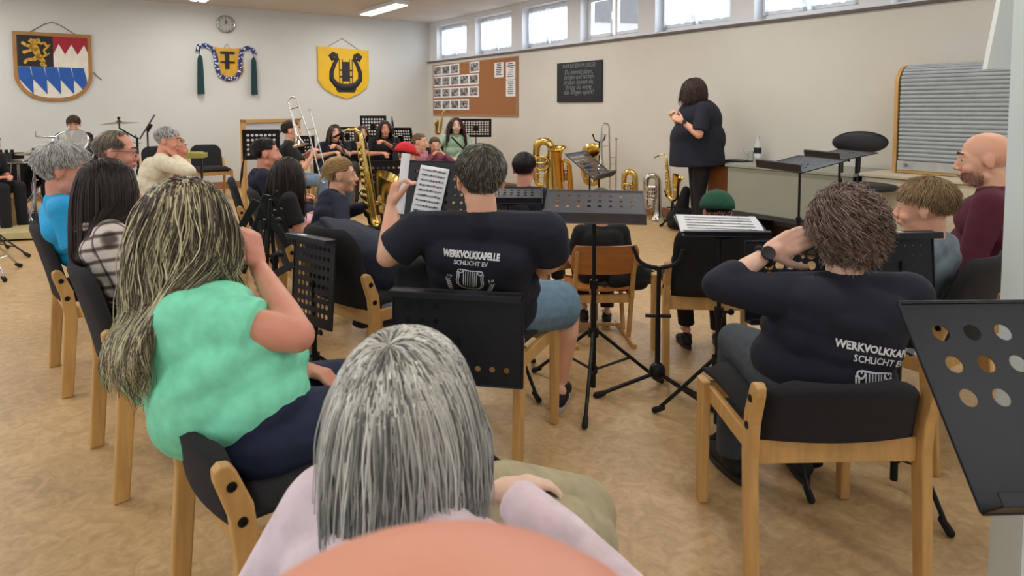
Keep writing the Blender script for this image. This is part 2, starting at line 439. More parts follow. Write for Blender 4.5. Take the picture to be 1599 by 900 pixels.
# 1 coat of arms
M, k = wframe(84, 103, 'crest')
cr = wthing('coat_of_arms', 'wooden coat of arms with gold lion, red and white field and blue lozenges', 'coat of arms', M)
def shield(w, h, yt, r=.5):
    pts = [(-w / 2, yt), (w / 2, yt)]
    side = yt - h * .62
    for i in range(13):
        a = i / 12; pts.append((w / 2 * math.cos(a * PI / 2) ** .75 if i < 12 else 0, side - (h * .38) * math.sin(a * PI / 2) ** 1.15))
    for i in range(11, -1, -1):
        a = i / 12; pts.append((-w / 2 * math.cos(a * PI / 2) ** .75, side - (h * .38) * math.sin(a * PI / 2) ** 1.15))
    return pts
sh = shield(.96, 1.0, .48)
MB().prism(sh, .03, Matrix.Identity(4)).build('board', M_crestwood, cr, bevel=.004)
inn = shield(.86, .9, .43)
def clipped(poly, x0, x1, y0, y1):
    def cl(p, f, g):
        out = []
        for i in range(len(p)):
            a, b = p[i - 1], p[i]; fa, fb = f(a), f(b)
            if fa >= 0: out.append(a)
            if (fa >= 0) != (fb >= 0):
                t = fa / (fa - fb); out.append((a[0] + (b[0] - a[0]) * t, a[1] + (b[1] - a[1]) * t))
        return out
    p = poly
    for f in (lambda q: q[0] - x0, lambda q: x1 - q[0], lambda q: q[1] - y0, lambda q: y1 - q[1]):
        p = cl(p, f, None)
        if not p: return p
    return p
MB().prism(clipped(inn, -1, 0, -.02, 1), .006, TM((0, 0, .03))).build('black_field', M_blk, cr)
MB().prism(clipped(inn, 0, 1, -.02, 1), .006, TM((0, 0, .03))).build('red_field', M_red, cr)
rake = [(.0, -.02), (.43, -.02), (.43, .2), (.385, .32), (.30, .17), (.225, .32), (.145, .17), (.07, .32), (.0, .17)]
MB().prism(rake, .009, TM((0, 0, .03))).build('white_rake', M_cream, cr)
MB().prism(clipped(inn, -1, 1, -1, -.02), .006, TM((0, 0, .03))).build('white_field', M_cream, cr)
lz = MB()
def convex_clip(poly, clip):
    out = poly
    n = len(clip)
    for i in range(n):
        a, b = clip[i], clip[(i + 1) % n]; nx, ny = -(b[1] - a[1]), b[0] - a[0]
        f = lambda q: (q[0] - a[0]) * nx + (q[1] - a[1]) * ny
        res = []
        for j in range(len(out)):
            p, q = out[j - 1], out[j]; fp, fq = f(p), f(q)
            if fp >= 0: res.append(p)
            if (fp >= 0) != (fq >= 0):
                t = fp / (fp - fq); res.append((p[0] + (q[0] - p[0]) * t, p[1] + (q[1] - p[1]) * t))
        out = res
        if not out: return out
    return out
innc = inn[::-1]
for i in range(5):
    x = -.42 + .165 * i
    q = [(x, -.02), (x + .16, -.22), (x + .165, -.42), (x + .005, -.21)]
    q = [(x - .02, -.022), (x + .13, -.022), (x + .165, -.2), (x + .165, -.42), (x + .0, -.2)]
    q = q[::-1]
    # clip the lozenge to the shield outline
    c = convex_clip(q, innc)
    if len(c) < 3: c = convex_clip(q, inn)
    if len(c) > 2: lz.prism(c, .01, TM((0, 0, .03)))
lz.build('blue_lozenges', M_blue, cr)
lion = MB(); ML = TM((-.215, .2, .036))
def blob(mb, pts, r, M, th=.01):
    """chain of flat discs joined into a limb, drawn as a swept ribbon"""
    for i in range(len(pts) - 1):
        a, b = V(pts[i]), V(pts[i + 1]); d_ = (b - a).normalized(); n = V((-d_.y, d_.x)); r0, r1 = r[i], r[i + 1]
        mb.prism([tuple(a + n * r0), tuple(b + n * r1), tuple(b + d_ * r1 * .7), tuple(b - n * r1), tuple(a - n * r0), tuple(a - d_ * r0 * .7)][::-1], th, M)
blob(lion, [(-.03, .09), (.0, .03), (.03, -.05), (.05, -.1)], [.05, .05, .035, .045], ML)
blob(lion, [(.0, .12), (-.03, .15), (-.07, .14)], [.05, .04, .018], ML)      # head and muzzle
blob(lion, [(.02, .16), (.05, .18), (.04, .13)], [.018, .01, .03], ML)
blob(lion, [(-.03, .07), (-.1, .08), (-.15, .12)], [.025, .02, .022], ML)
blob(lion, [(-.02, .03), (-.09, .0), (-.14, -.02)], [.022, .018, .024], ML)
blob(lion, [(.03, -.08), (-.03, -.12), (-.1, -.12), (-.13, -.17)], [.035, .024, .018, .02], ML)
blob(lion, [(.06, -.1), (.1, -.15), (.06, -.19), (.12, -.2)], [.035, .024, .018, .018], ML)
blob(lion, [(.07, -.08), (.13, -.05), (.1, .02), (.15, .07), (.11, .13), (.06, .11)], [.014, .014, .012, .014, .018, .012], ML)
blob(lion, [(.13, -.05), (.17, -.02)], [.012, .006], ML); blob(lion, [(.15, .07), (.18, .11)], [.012, .006], ML)
lion.build('gold_lion', M_gold, cr)
MB().tube([(-.28, .47, .01), (-.1, .6, .004), (0, .64, .004), (.1, .6, .004), (.32, .45, .01)], .006, 6).build('hanging_cord', M_cord, cr, smooth=60)
MB().tube([(.5, -.08, .01), (.54, -.14, .006), (.6, -.19, .006)], .006, 6).build('loose_cord', M_cord, cr, smooth=60)
# 2 clock
M, k = wframe(352, 38, 'crest')
ck = wthing('wall_clock', 'round grey wall clock with a metal rim above the tasselled banner', 'clock', M)
MB().lathe([(.145, 0), (.15, .02), (.14, .045), (.128, .05), (.126, .03), (.0, .03)], 40).build('rim', M_chrome, ck, smooth=40)
MB().lathe([(.128, .031), (0, .032)], 40).build('dial', mat('grey dial', (176, 176, 172), .5), ck)
tk = MB()
for i in range(12):
    a = i * PI / 6; tk.box((math.sin(a) * .108, math.cos(a) * .108, .034), (.008, .022, .003), rz(-a))
tk.build('hour_marks', M_blk, ck)
MB().beam((0, 0, .036), (-.006, .085, .036), .007, .003, (1, 0, 0)).build('minute_hand', M_blk, ck)
MB().beam((0, 0, .039), (.015, .055, .039), .01, .003, (1, 0, 0)).build('hour_hand', M_blk, ck)
# 3 tasselled banner
M, k = wframe(355, 100, 'crest')
bn = wthing('tasselled_banner', 'small gold and blue banner with black emblem and two dark tassels', 'banner', M)
S = k / FPX     # metres per photo pixel here
def P(x, y): return ((x - 355) * S * 1.32, (100 - y) * S)
body = [P(338, 74), P(347, 76), P(363, 76), P(372, 74), P(372, 92), P(373, 110), P(367, 123), P(358, 127), P(350, 125), P(344, 117), P(340, 100), P(341, 86)]
MB().prism(body[::-1], .02).build('cloth', M_gold, bn)
def ribbon(pts, w):
    m_ = MB(); m_.tube([(x, y, .024) for x, y in pts], w, 8, flat=.5, xref=(0, 0, 1)); return m_
edge = [P(323, 83), P(324, 75), P(331, 73), P(339, 78), P(342, 90), P(343, 106), P(346, 118), P(355, 124), P(364, 121), P(369, 110), P(369, 92), P(371, 78), P(378, 73), P(384, 77), P(386, 84)]
def chk():
    m, nt, b = nodemat('blue and white checked border'); tc = nt.nodes.new('ShaderNodeTexCoord')
    v_ = nt.nodes.new('ShaderNodeTexVoronoi'); v_.inputs['Scale'].default_value = 26; nt.links.new(tc.outputs['Object'], v_.inputs['Vector'])
    r = nt.nodes.new('ShaderNodeValToRGB'); r.color_ramp.interpolation = 'CONSTANT'; r.color_ramp.elements[0].color = (.6, .65, .8, 1)
    r.color_ramp.elements[1].position = .38; r.color_ramp.elements[1].color = (.02, .03, .14, 1)
    nt.links.new(v_.outputs['Distance'], r.inputs[0]); nt.links.new(r.outputs[0], b.inputs['Base Color']); b.inputs['Roughness'].default_value = .7
    return m
m_ = MB(); m_.tube([(x, y, .03) for x, y in edge], .036, 10, flat=.5, xref=(1, 0, 0)); m_.build('border', chk(), bn, smooth=60)
em = MB()
for (x0, y0, x1, y1) in ((352, 82, 357, 108), (347, 81, 363, 85), (347, 96, 363, 99)):
    a, b = P(x0, y0), P(x1, y1); em.box(((a[0] + b[0]) / 2, (a[1] + b[1]) / 2, .025), (abs(b[0] - a[0]), abs(b[1] - a[1]), .012))
em.build('emblem', M_blk, bn)
M_tas = mat('dark teal tassel threads', (26, 62, 66), .9, 0, .3, 90, .4, 120, stretch=(4, .3, 4))
for x in (325, 384):
    t_ = MB(); a = P(x, 88); b = P(x + 2, 147)
    t_.lathe([(.012, 0), (.03, -.03), (.04, -.07), (.048, -.3), (.055, a[1] * 0 - (a[1] - b[1])), (0, -(a[1] - b[1]))], 16, TM((a[0], a[1], .05), Matrix.Rotation(R(-90), 3, 'X')))
    t_.tube([(P(x, 84)[0], P(x, 82)[1], .03), (a[0], a[1], .05)], .005, 6)
    t_.build('tassel', M_tas, bn, smooth=50)
MB().tube([(-.06, .24, .01), (0, .34, .004), (.06, .24, .01)], .004, 6).build('hanging_cord', M_cord, bn)
# 4 lyre shield
M, k = wframe(537, 115, 'crest')
ly = wthing('lyre_shield', 'yellow wooden shield painted with a black lyre', 'shield', M)
S = k / FPX
sw = 72 * S * 1.15
def Q(x, y): return ((x - 537) * S * 1.15, (115 - y) * S)
shp = [Q(501, 75), Q(572, 78), Q(572, 125), Q(568, 137), Q(556, 147), Q(540, 154), Q(522, 148), Q(508, 138), Q(501, 126)]
MB().prism(shp[::-1], .03).build('board', M_yel, ly, bevel=.004)
lm = MB(); z = .032
def arc_pts(pts, rr): lm.tube([(Q(x, y)[0], Q(x, y)[1], z) for x, y in pts], [r * S for r in rr], 10, flat=.35, xref=(1, 0, 0))
for sg in (-1, 1):
    X = lambda d: 539 + sg * d
    arc_pts([(X(15), 92), (X(18), 93), (X(20), 89), (X(17), 86), (X(13), 87), (X(12), 93), (X(16), 101), (X(20), 113), (X(20), 124), (X(14), 132), (X(6), 136), (X(0), 136)], [2, 4, 4.5, 4, 3, 3, 3, 3.5, 4, 4.5, 5, 5])
lm.box((*Q(539, 137), z), (32 * S, 8 * S, .012)); lm.box((*Q(539, 142), z), (28 * S, 4 * S, .012))
lm.box((*Q(539, 112), z), (11 * S, 30 * S, .012)); lm.box((*Q(539, 110), z), (22 * S, 2.5 * S, .01)); lm.box((*Q(539, 120), z), (20 * S, 2.5 * S, .01))
for dx in (-9, -5, 5, 9): lm.box((*Q(539 + dx, 112), z), (1.2 * S, 38 * S, .008))
lm.build('painted_lyre', M_blk, ly, smooth=50)
MB().tube([(Q(515, 75)[0], Q(515, 75)[1], .01), (*Q(535, 61), .004), (*Q(558, 77), .01)], .005, 6).build('hanging_cord', M_cord, ly)

# ------------------------------------------------------------------ things on the window wall
def wrect(wall, x0, x1, yt0, yb0):
    """matrix at the centre of a wall rectangle spanning photo columns x0..x1, rows measured at x0; returns M,w,h"""
    A, _ = wframe(x0, yt0, wall); B, _ = wframe(x0, yb0, wall); C_, _ = wframe(x1, yt0, wall)
    w = (V(C_.translation[:2]) - V(A.translation[:2])).length; h = A.translation.z - B.translation.z
    x = A.to_3x3().col[0]
    M = A.copy(); M.translation = A.translation + x * w / 2 - V((0, 0, h / 2)); return M, w, h
M, w, h = wrect('win', 678, 809, 103, 179)
cb = wthing('cork_board', 'brown cork pinboard with photos and notices on the wall', 'pinboard', M)
MB().box((0, 0, .01), (w, h, .02)).build('cork_panel', mat('brown cork', (158, 106, 66), .9, 0, .15, 90, .1, 200), cb, bevel=.002)
fr = MB()
for sx in (-1, 1): fr.box((sx * w / 2, 0, .013), (.02, h + .02, .026))
for sy in (-1, 1): fr.box((0, sy * h / 2, .013), (w, .02, .026))
fr.build('board_edge', mat('tan board edge', (170, 130, 96), .6), cb)
def photom(seed):
    m, nt, b = nodemat('printed photograph'); tc = nt.nodes.new('ShaderNodeTexCoord')
    v_ = nt.nodes.new('ShaderNodeTexNoise'); v_.inputs['Scale'].default_value = 16 + seed * 2; v_.inputs['Detail'].default_value = 5
    mp = nt.nodes.new('ShaderNodeMapping'); mp.inputs['Location'].default_value = (seed * 3.1, seed, 0)
    nt.links.new(tc.outputs['Object'], mp.inputs[0]); nt.links.new(mp.outputs[0], v_.inputs['Vector'])
    r = nt.nodes.new('ShaderNodeValToRGB'); r.color_ramp.elements[0].position = .42; r.color_ramp.elements[0].color = (.03, .03, .035, 1)
    r.color_ramp.elements[1].position = .62; r.color_ramp.elements[1].color = (.5, .46, .45, 1)
    nt.links.new(v_.outputs['Fac'], r.inputs[0]); nt.links.new(r.outputs[0], b.inputs['Base Color']); b.inputs['Roughness'].default_value = .5
    return m
PH = [photom(i) for i in range(4)]
rows = [(5, .82, [0, 1, 2, 4]), (5, .60, [0, 1, 2, 3, 4]), (5, .37, [0, 1, 2, 3, 4]), (4, .13, [0, 1, 2, 3])]
cw = .118 * w
for ri, (n, yy, cols) in enumerate(rows):
    for c in cols:
        o = MB().box((0, 0, 0), (cw * .98, h * .2, .004)); x = -w / 2 + .015 + cw * (c + .5) + (.02 if ri == 0 and c == 4 else 0); y = -h / 2 + h * (yy + .07)
        ob = o.build('pinned_photo', M_paper, None); ob.matrix_world = M @ TM((x, y, .023))
        tag(ob, 'pinned photo print in %s row of the cork board' % ['the top', 'the second', 'the third', 'the bottom'][ri], 'photo', 'photo prints on the cork board, ' + ['top row', 'second row', 'third row', 'bottom row'][ri])
        MB().box((0, 0, .003), (cw * .78, h * .145, .003)).build('picture', PH[(c + ri) % 4], ob)
for i, (xx, yy, ww, hh) in enumerate(((.82, .80, .1, .26), (.94, .77, .1, .30), (.94, .47, .1, .28))):
    o = MB().box((0, 0, 0), (ww * w * .95, hh * h, .004)).build('notice_sheet', M_paper, None); o.matrix_world = M @ TM((-w / 2 + xx * w, -h / 2 + yy * h, .024))
    tag(o, ['white notice sheet pinned alone at the top of the cork board', 'white notice sheet in the top corner of the cork board', 'white notice sheet pinned lower, below another on the cork board'][i], 'notice')
    l = MB()
    for k in range(7): l.box((random.uniform(-.01, .01), hh * h * (.4 - k * .12), .003), (ww * w * random.uniform(.4, .75), .012, .002))
    l.build('printed_lines', M_ink, o)
# chalk board
M, w, h = wrect('win', 872, 942, 99.5, 160)
bb = wthing('chalkboard', 'square black chalkboard with white handwritten lines on the wall', 'chalkboard', M)
MB().box((0, 0, .012), (w, h, .024)).build('board', mat('slate black', (22, 24, 30), .55), bb, bevel=.003)
tx = MB()
for (s_, y, z_, sx) in (('WERDE EIN MUSIKER', .40, .085, .9), ('Du kannst üben,', .25, .1, .95), ('spielen und lachen', .13, .1, .88), ('proben kannst du,', .0, .1, .9), ('Bring du wem', -.13, .1, 1.0), ('das Singen spielt!', -.25, .1, .95)):
    vs, fs = text_mesh(s_, z_, sx, shear=.2); ww = max(v.x for v in vs) - min(v.x for v in vs); k = min(1, .82 * w / ww)
    tx.add([TM((0, y * h, .026)) @ V((v.x * k, v.y, 0)) for v in vs], fs)
tx.build('chalk_writing', mat('faint chalk', (128, 136, 142), .9), bb)
# ------------------------------------------------------------------ furniture
def grid_pad(nx, ny, fn, th):
    """closed cushion: fn(u,v)->(point,normal) for the middle surface; th(u,v) half thickness"""
    m = MB(); vs = []; fs = []
    for s in (1, -1):
        for j in range(ny + 1):
            for i in range(nx + 1):
                u, v = i / nx * 2 - 1, j / ny; p, n = fn(u, v); vs.append(p + n * th(u, v) * s)
    N = (nx + 1) * (ny + 1)
    for j in range(ny):
        for i in range(nx):
            a = j * (nx + 1) + i; b = a + 1; c = b + nx + 1; d_ = a + nx + 1
            fs += [(a, b, c, d_), (N + a, N + d_, N + c, N + b)]
    def side(idx):
        for a, b in zip(idx, idx[1:]): fs.append((b, a, N + a, N + b))
    side([i for i in range(nx + 1)]); side([ny * (nx + 1) + i for i in range(nx + 1)][::-1])
    side([j * (nx + 1) for j in range(ny + 1)][::-1]); side([j * (nx + 1) + nx for j in range(ny + 1)])
    return m.add(vs, fs)
def edge_th(t, e=.25):
    def f(u, v):
        a = min(1 - abs(u), min(v, 1 - v) * 2) / e
        return t * (math.sqrt(max(0.0, 1 - (1 - min(a, 1)) ** 2)) * .75 + .25)
    return f
def make_chair(label, group=None, top=.80):
    t = thing('stacking_chair', label, 'chair', group=group)
    def bk(u, v):
        hw = .222 * (1 - .0 * v)
        if v > .68: hw *= math.sqrt(max(.0, 1 - ((v - .68) / .32) ** 2.6 * .62))
        z = .42 + (top - .42) * v; y = -.205 - .10 * (v * (top - .42) / .4) ** 1.2 - .03 * (1 - u * u)
        return V((u * hw, y, z)), V((u * .15, .97, .2)).normalized()
    grid_pad(14, 14, bk, edge_th(.02, .18)).build('backrest', M_pad, t, smooth=70)
    def st(u, v):
        hw = .232 * (1 - .06 * (1 - v)); y = -.2 + .45 * v
        return V((u * hw, y, .445 + .012 * (1 - u * u) - .03 * max(0, v - .75) * 2 + .01 * v)), V((0, 0, 1))
    grid_pad(12, 12, st, edge_th(.03, .2)).build('seat', M_pad, t, smooth=70)
    for sx in (-1, 1):
        x = sx * .247
        prof = [(-.265, 0), (-.215, 0), (-.185, .38), (-.2, .5), (-.235, .585), (-.247, .602), (-.268, .607), (-.282, .595), (-.28, .57), (-.25, .48), (-.24, .38)]
        m = MB(); m.prism([(a, b) for a, b in prof], .032, Matrix(((0, 0, 1, x - .016), (1, 0, 0, 0), (0, 1, 0, 0), (0, 0, 0, 1))))
        lg = m.build('leg', M_beech, t, bevel=.006)
        for zz, yy in ((.555, -.247), (.47, -.226)):
            MB().lathe([(.011, 0), (.011, .004), (.006, .004), (.005, .001), (0, .001)], 12, TM((x + sx * .0155, yy, zz), frame((sx, 0, 0)))).build('bolt', M_black, lg)
        m = MB(); m.prism([(.175, 0), (.215, 0), (.228, .43), (.165, .43)], .032, Matrix(((0, 0, 1, x - .016), (1, 0, 0, 0), (0, 1, 0, 0), (0, 0, 0, 1))))
        m.build('leg', M_beech, t, bevel=.006)
        MB().box((x * .93, 0, .39), (.022, .42, .055)).build('side_rail', M_beech, t, bevel=.004)
    MB().box((0, -.205, .385), (.462, .024, .07)).build('rear_rail', M_beech, t, bevel=.004)
    MB().box((0, .2, .39), (.462, .024, .055)).build('front_rail', M_beech, t, bevel=.004)
    return t
_cht = {}
def chair(x, y, yawdeg, label, group=None, top=.80):
    """yaw: compass degrees clockwise from +Y (away from the camera)"""
    _ch = _cht.setdefault(top, [])
    if not _ch:
        c = make_chair(label, group, top); c.location = (x, y, 0); c.rotation_euler = (0, 0, -R(yawdeg)); _ch.append(c); return c
    c = copy_tree(_ch[0], (x, y, 0), -R(yawdeg), label)
    if group: c['group'] = group
    elif 'group' in c: del c['group']
    return c

def holed(w, h, nx, ny, r, mx=.02, my=.03, M=None, skip=None):
    """sheet in local XY with punched round holes"""
    m = MB(); M = M or Matrix.Identity(4)
    x0, x1, y0, y1 = -w / 2 + mx, w / 2 - mx, -h / 2 + my, h / 2 - my
    cx, cy = (x1 - x0) / nx, (y1 - y0) / ny
    q = lambda a, b, c, d_: m.add([M @ V((a, c, 0)), M @ V((b, c, 0)), M @ V((b, d_, 0)), M @ V((a, d_, 0))], [(0, 1, 2, 3)])
    q(-w / 2, w / 2, -h / 2, y0); q(-w / 2, w / 2, y1, h / 2); q(-w / 2, x0, y0, y1); q(x1, w / 2, y0, y1)
    for i in range(nx):
        for j in range(ny):
            a, b = x0 + i * cx, y0 + j * cy
            if skip and skip(i, j): q(a, a + cx, b, b + cy); continue
            c = (a + cx / 2, b + cy / 2)
            out = [(a + cx, c[1]), (a + cx, b + cy), (c[0], b + cy), (a, b + cy), (a, c[1]), (a, b), (c[0], b), (a + cx, b)]
            vs = [M @ V((*p, 0)) for p in out]; K = 16
            inn_ = [M @ V((c[0] + r * math.cos(2 * PI * k / K), c[1] + r * math.sin(2 * PI * k / K), 0)) for k in range(K)]
            fs = []
            for k in range(8):
                k2 = (k + 1) % 8
                fs.append((k, k2, 8 + (2 * k + 2) % K, 8 + 2 * k + 1, 8 + 2 * k))
            m.add(vs + inn_, fs)
    return m
def stand_base(t, zpole, foot=.27, hub=.3, rot=0, M=M_black, r=.013, top_r=.009, split=None):
    MB().tube([(0, 0, .03), (0, 0, split or zpole * .6)], r, 12).build('lower_pole', M, t, smooth=50)
    MB().tube([(0, 0, (split or zpole * .6) - .03), (0, 0, zpole)], top_r, 10).build('upper_pole', M, t, smooth=50)
    sp = split or zpole * .6
    c = MB().tube([(0, 0, sp - .02), (0, 0, sp + .02)], r * 1.5, 12); c.build('collar', M, t, smooth=50)
    k = MB().tube([(0, 0, sp), (.045, 0, sp)], .007, 8); k.ell((.05, 0, sp), (.014, .006, .014)); k.build('knob', M, t, smooth=50)
    MB().tube([(0, 0, hub - .025), (0, 0, hub + .02)], r * 1.9, 12).build('tripod_hub', M, t, smooth=50)
    MB().tube([(0, 0, .1), (0, 0, .13)], r * 1.6, 12).build('brace_hub', M, t, smooth=50)
    for k in range(3):
        a = rot + k * 2 * PI / 3; d_ = V((math.cos(a), math.sin(a), 0))
        lg = MB().tube([d_ * .02 + V((0, 0, hub)), d_ * foot * .6 + V((0, 0, hub * .45)), d_ * foot + V((0, 0, .014))], .0085, 8)
        lo = lg.build('leg', M, t, smooth=50)
        MB().cap(d_ * (foot - .03) + V((0, 0, .034)), d_ * (foot + .008) + V((0, 0, .014)), .012, .0135, 10, 3).build('rubber_foot', M_rubber, lo, smooth=180)
        MB().beam(d_ * .015 + V((0, 0, .115)), d_ * foot * .52 + V((0, 0, hub * .5)), .012, .004).build('brace', M, t)
def music_stand(label, loc, yawdeg, zc, tilt, w=.48, h=.33, nx=9, ny=6, r=.012, flip=False, roll=0, rot=.5, group=None, sticker=False, skip=None, dm=None, foot=.27, pole_top=None, off=.0, mx=.03, lip=.055):
    """reader at local -y; desk centre zc metres up, leaning back tilt degrees from vertical"""
    t = thing('music_stand', label, 'music stand', (loc[0], loc[1], 0), -R(yawdeg), group)
    T = R(tilt); up = V((0, math.sin(T), math.cos(T))); n = V((0, -math.cos(T), math.sin(T)))
    Rm = Matrix((V((1, 0, 0)), up, n)).transposed() @ Matrix.Rotation(R(roll), 3, 'Z')
    D = TM((off, 0, zc), Rm); dm = dm or M_desk
    d_ = holed(w, h, nx, ny, r, mx, .03, D, skip).build('desk', dm, t)
    sd = d_.modifiers.new('solid', 'SOLIDIFY'); sd.thickness = .002
    ys = h / 2 if flip else -h / 2
    rim = MB(); rr = .004
    for a, b in (((-w / 2, -h / 2), (w / 2, -h / 2)), ((w / 2, -h / 2), (w / 2, h / 2)), ((w / 2, h / 2), (-w / 2, h / 2)), ((-w / 2, h / 2), (-w / 2, -h / 2))):
        rim.tube([D @ V((*a, 0)), D @ V((*b, 0))], rr, 6)
    rim.build('desk_rim', dm, t, smooth=60)
    lp = MB(); lp.box(D @ V((0, ys, lip / 2 - .001)), (w, .003, lip), Rm); lp.box(D @ V((0, ys + (.01 if not flip else -.01), lip - .002)), (w, .02, .003), Rm)
    lo = lp.build('ledge', dm, t, bevel=.001)
    if sticker: MB().box(D @ V((-w * .18, ys + (-.002 if not flip else .0025), .028)), (.06, .003, .018), Rm).build('white_sticker', M_paper, lo)
    zt = pole_top or zc - .01
    b_ = MB(); b_.box(D @ V((-off, 0, -.022)), (.07, .09, .035), Rm); b_.tube([D @ V((-off - .05, 0, -.025)), D @ V((-off + .05, 0, -.025))], .013, 10)
    b_.build('tilt_bracket', M_black, t, bevel=.003)
    zp = (D @ V((-off, 0, -.02))).z
    stand_base(t, zp, foot, .3 if zc > .6 else .22, rot)
    return t, D
def sheet(label, stand, D, x, y, w=.21, h=.297, roll=0, group=None, cat='sheet music', name='music_sheet', lines=9, z=.012, side=1):
    M = W2L(stand).inverted() @ D @ TM((x, y, z * side), Matrix.Rotation(R(roll), 3, 'Z'))
    vs = []; fs = []; n = 10
    m = MB()
    for j in range(n + 1):
        yy = -h / 2 + h * j / n; zz = .004 * math.sin(j / n * PI) * side
        vs += [V((-w / 2, yy, zz)), V((w / 2, yy, zz + .002))]
        if j: fs.append((2 * j - 2, 2 * j - 1, 2 * j + 1, 2 * j))
    m.add(vs, fs); o = m.build(name, M_paper, None, smooth=180); sd = o.modifiers.new('s', 'SOLIDIFY'); sd.thickness = .0015
    o.location = M.translation; o.rotation_euler = M.to_3x3().to_euler()
    tag(o, label, cat, group)
    l = MB()
    for k in range(lines):
        yy = h * (.4 - .8 * k / max(1, lines - 1))
        for q in range(3): l.box((0, yy + q * h * .012, (.0055 + .002) * side), (w * .82, .0012, .0006))
        for q in range(5): l.box((random.uniform(-.38, .38) * w, yy + random.uniform(0, .025) * h, .0082 * side), (.006, .006, .0006))
    l.build('printed_staves', M_ink, o)
    return o

# ------------------------------------------------------------------ instruments
def flare(p0, d0, L, r0, r1, n=10, e=4.0):
    pts = [V(p0) + V(d0) * L * i / n for i in range(n + 1)]
    return pts, [r0 + (r1 - r0) * (i / n) ** e for i in range(n + 1)]
def sax(label, M, s=1.0, parent=None, name='saxophone', mouth=True):
    t = thing(name, label, 'saxophone', M.translation); t.rotation_euler = M.to_3x3().to_euler()
    S = lambda *p: V(p) * s
    b = MB(); pts = [S(0, 0, .60), S(0, 0, .45), S(0, 0, .3), S(0, 0, .14)]; rad = [.013 * s, .018 * s, .024 * s, .03 * s]
    for i in range(1, 8):
        a = PI * i / 8; pts.append(S(0, .052 - .052 * math.cos(a), .12 - .055 * math.sin(a))); rad.append((.031 + .001 * i) * s)
    for z, y, r in ((.14, .104, .041), (.2, .108, .045), (.27, .118, .051), (.32, .13, .06), (.35, .145, .072), (.365, .155, .08)): pts.append(S(0, y, z)); rad.append(r * s)
    b.tube(pts, rad, 16, xref=(1, 0, 0)); b.f.pop()
    b.build('body', M_brass, t, smooth=50)
    MB().tube([S(0, 0, .6), S(0, -.005, .64), S(0, -.035, .668), S(0, -.08, .672), S(0, -.13, .655)], [.013 * s, .012 * s, .011 * s, .009 * s, .007 * s], 10).build('neck', M_brass, t, smooth=50)
    MB().cap(S(0, -.12, .658), S(0, -.19, .635), .009 * s, .0055 * s, 8, 2).build('mouthpiece', M_rubber, t, smooth=60)
    k = MB()
    for z, x, r in [(.56, .02, .012), (.52, .022, .014), (.48, .02, .015), (.43, .024, .017), (.39, .026, .018), (.35, .028, .018), (.3, .03, .021), (.26, .031, .022), (.21, .033, .024), (.16, .034, .026)]:
        for sg in ((1,) if z > .5 else (1, -1)):
            k.lathe([(r * s, 0), (r * s, .006 * s), (r * .6 * s, .01 * s), (0, .01 * s)], 12, TM(S(sg * (x - .002), -.008, z), frame((sg, -.35, 0))))
    for z in (.18, .24): k.lathe([(.028 * s, 0), (.028 * s, .007 * s), (0, .009 * s)], 14, TM(S(.04, .112, z), frame((1, .2, 0))))
    k.build('keys', M_brass, t, smooth=40)
    rd = MB()
    for x, y in ((.03, -.02), (-.03, -.015), (.036, .015), (-.034, .02)): rd.tube([S(x, y, .14), S(x * .75, y, .58)], .0028 * s, 6)
    for z in (.2, .3, .4, .5): rd.tube([S(.034, -.018, z), S(0, 0, z), S(-.033, -.012, z)], .003 * s, 5)
    rd.build('key_rods', M_brass, t, smooth=60)
    return t
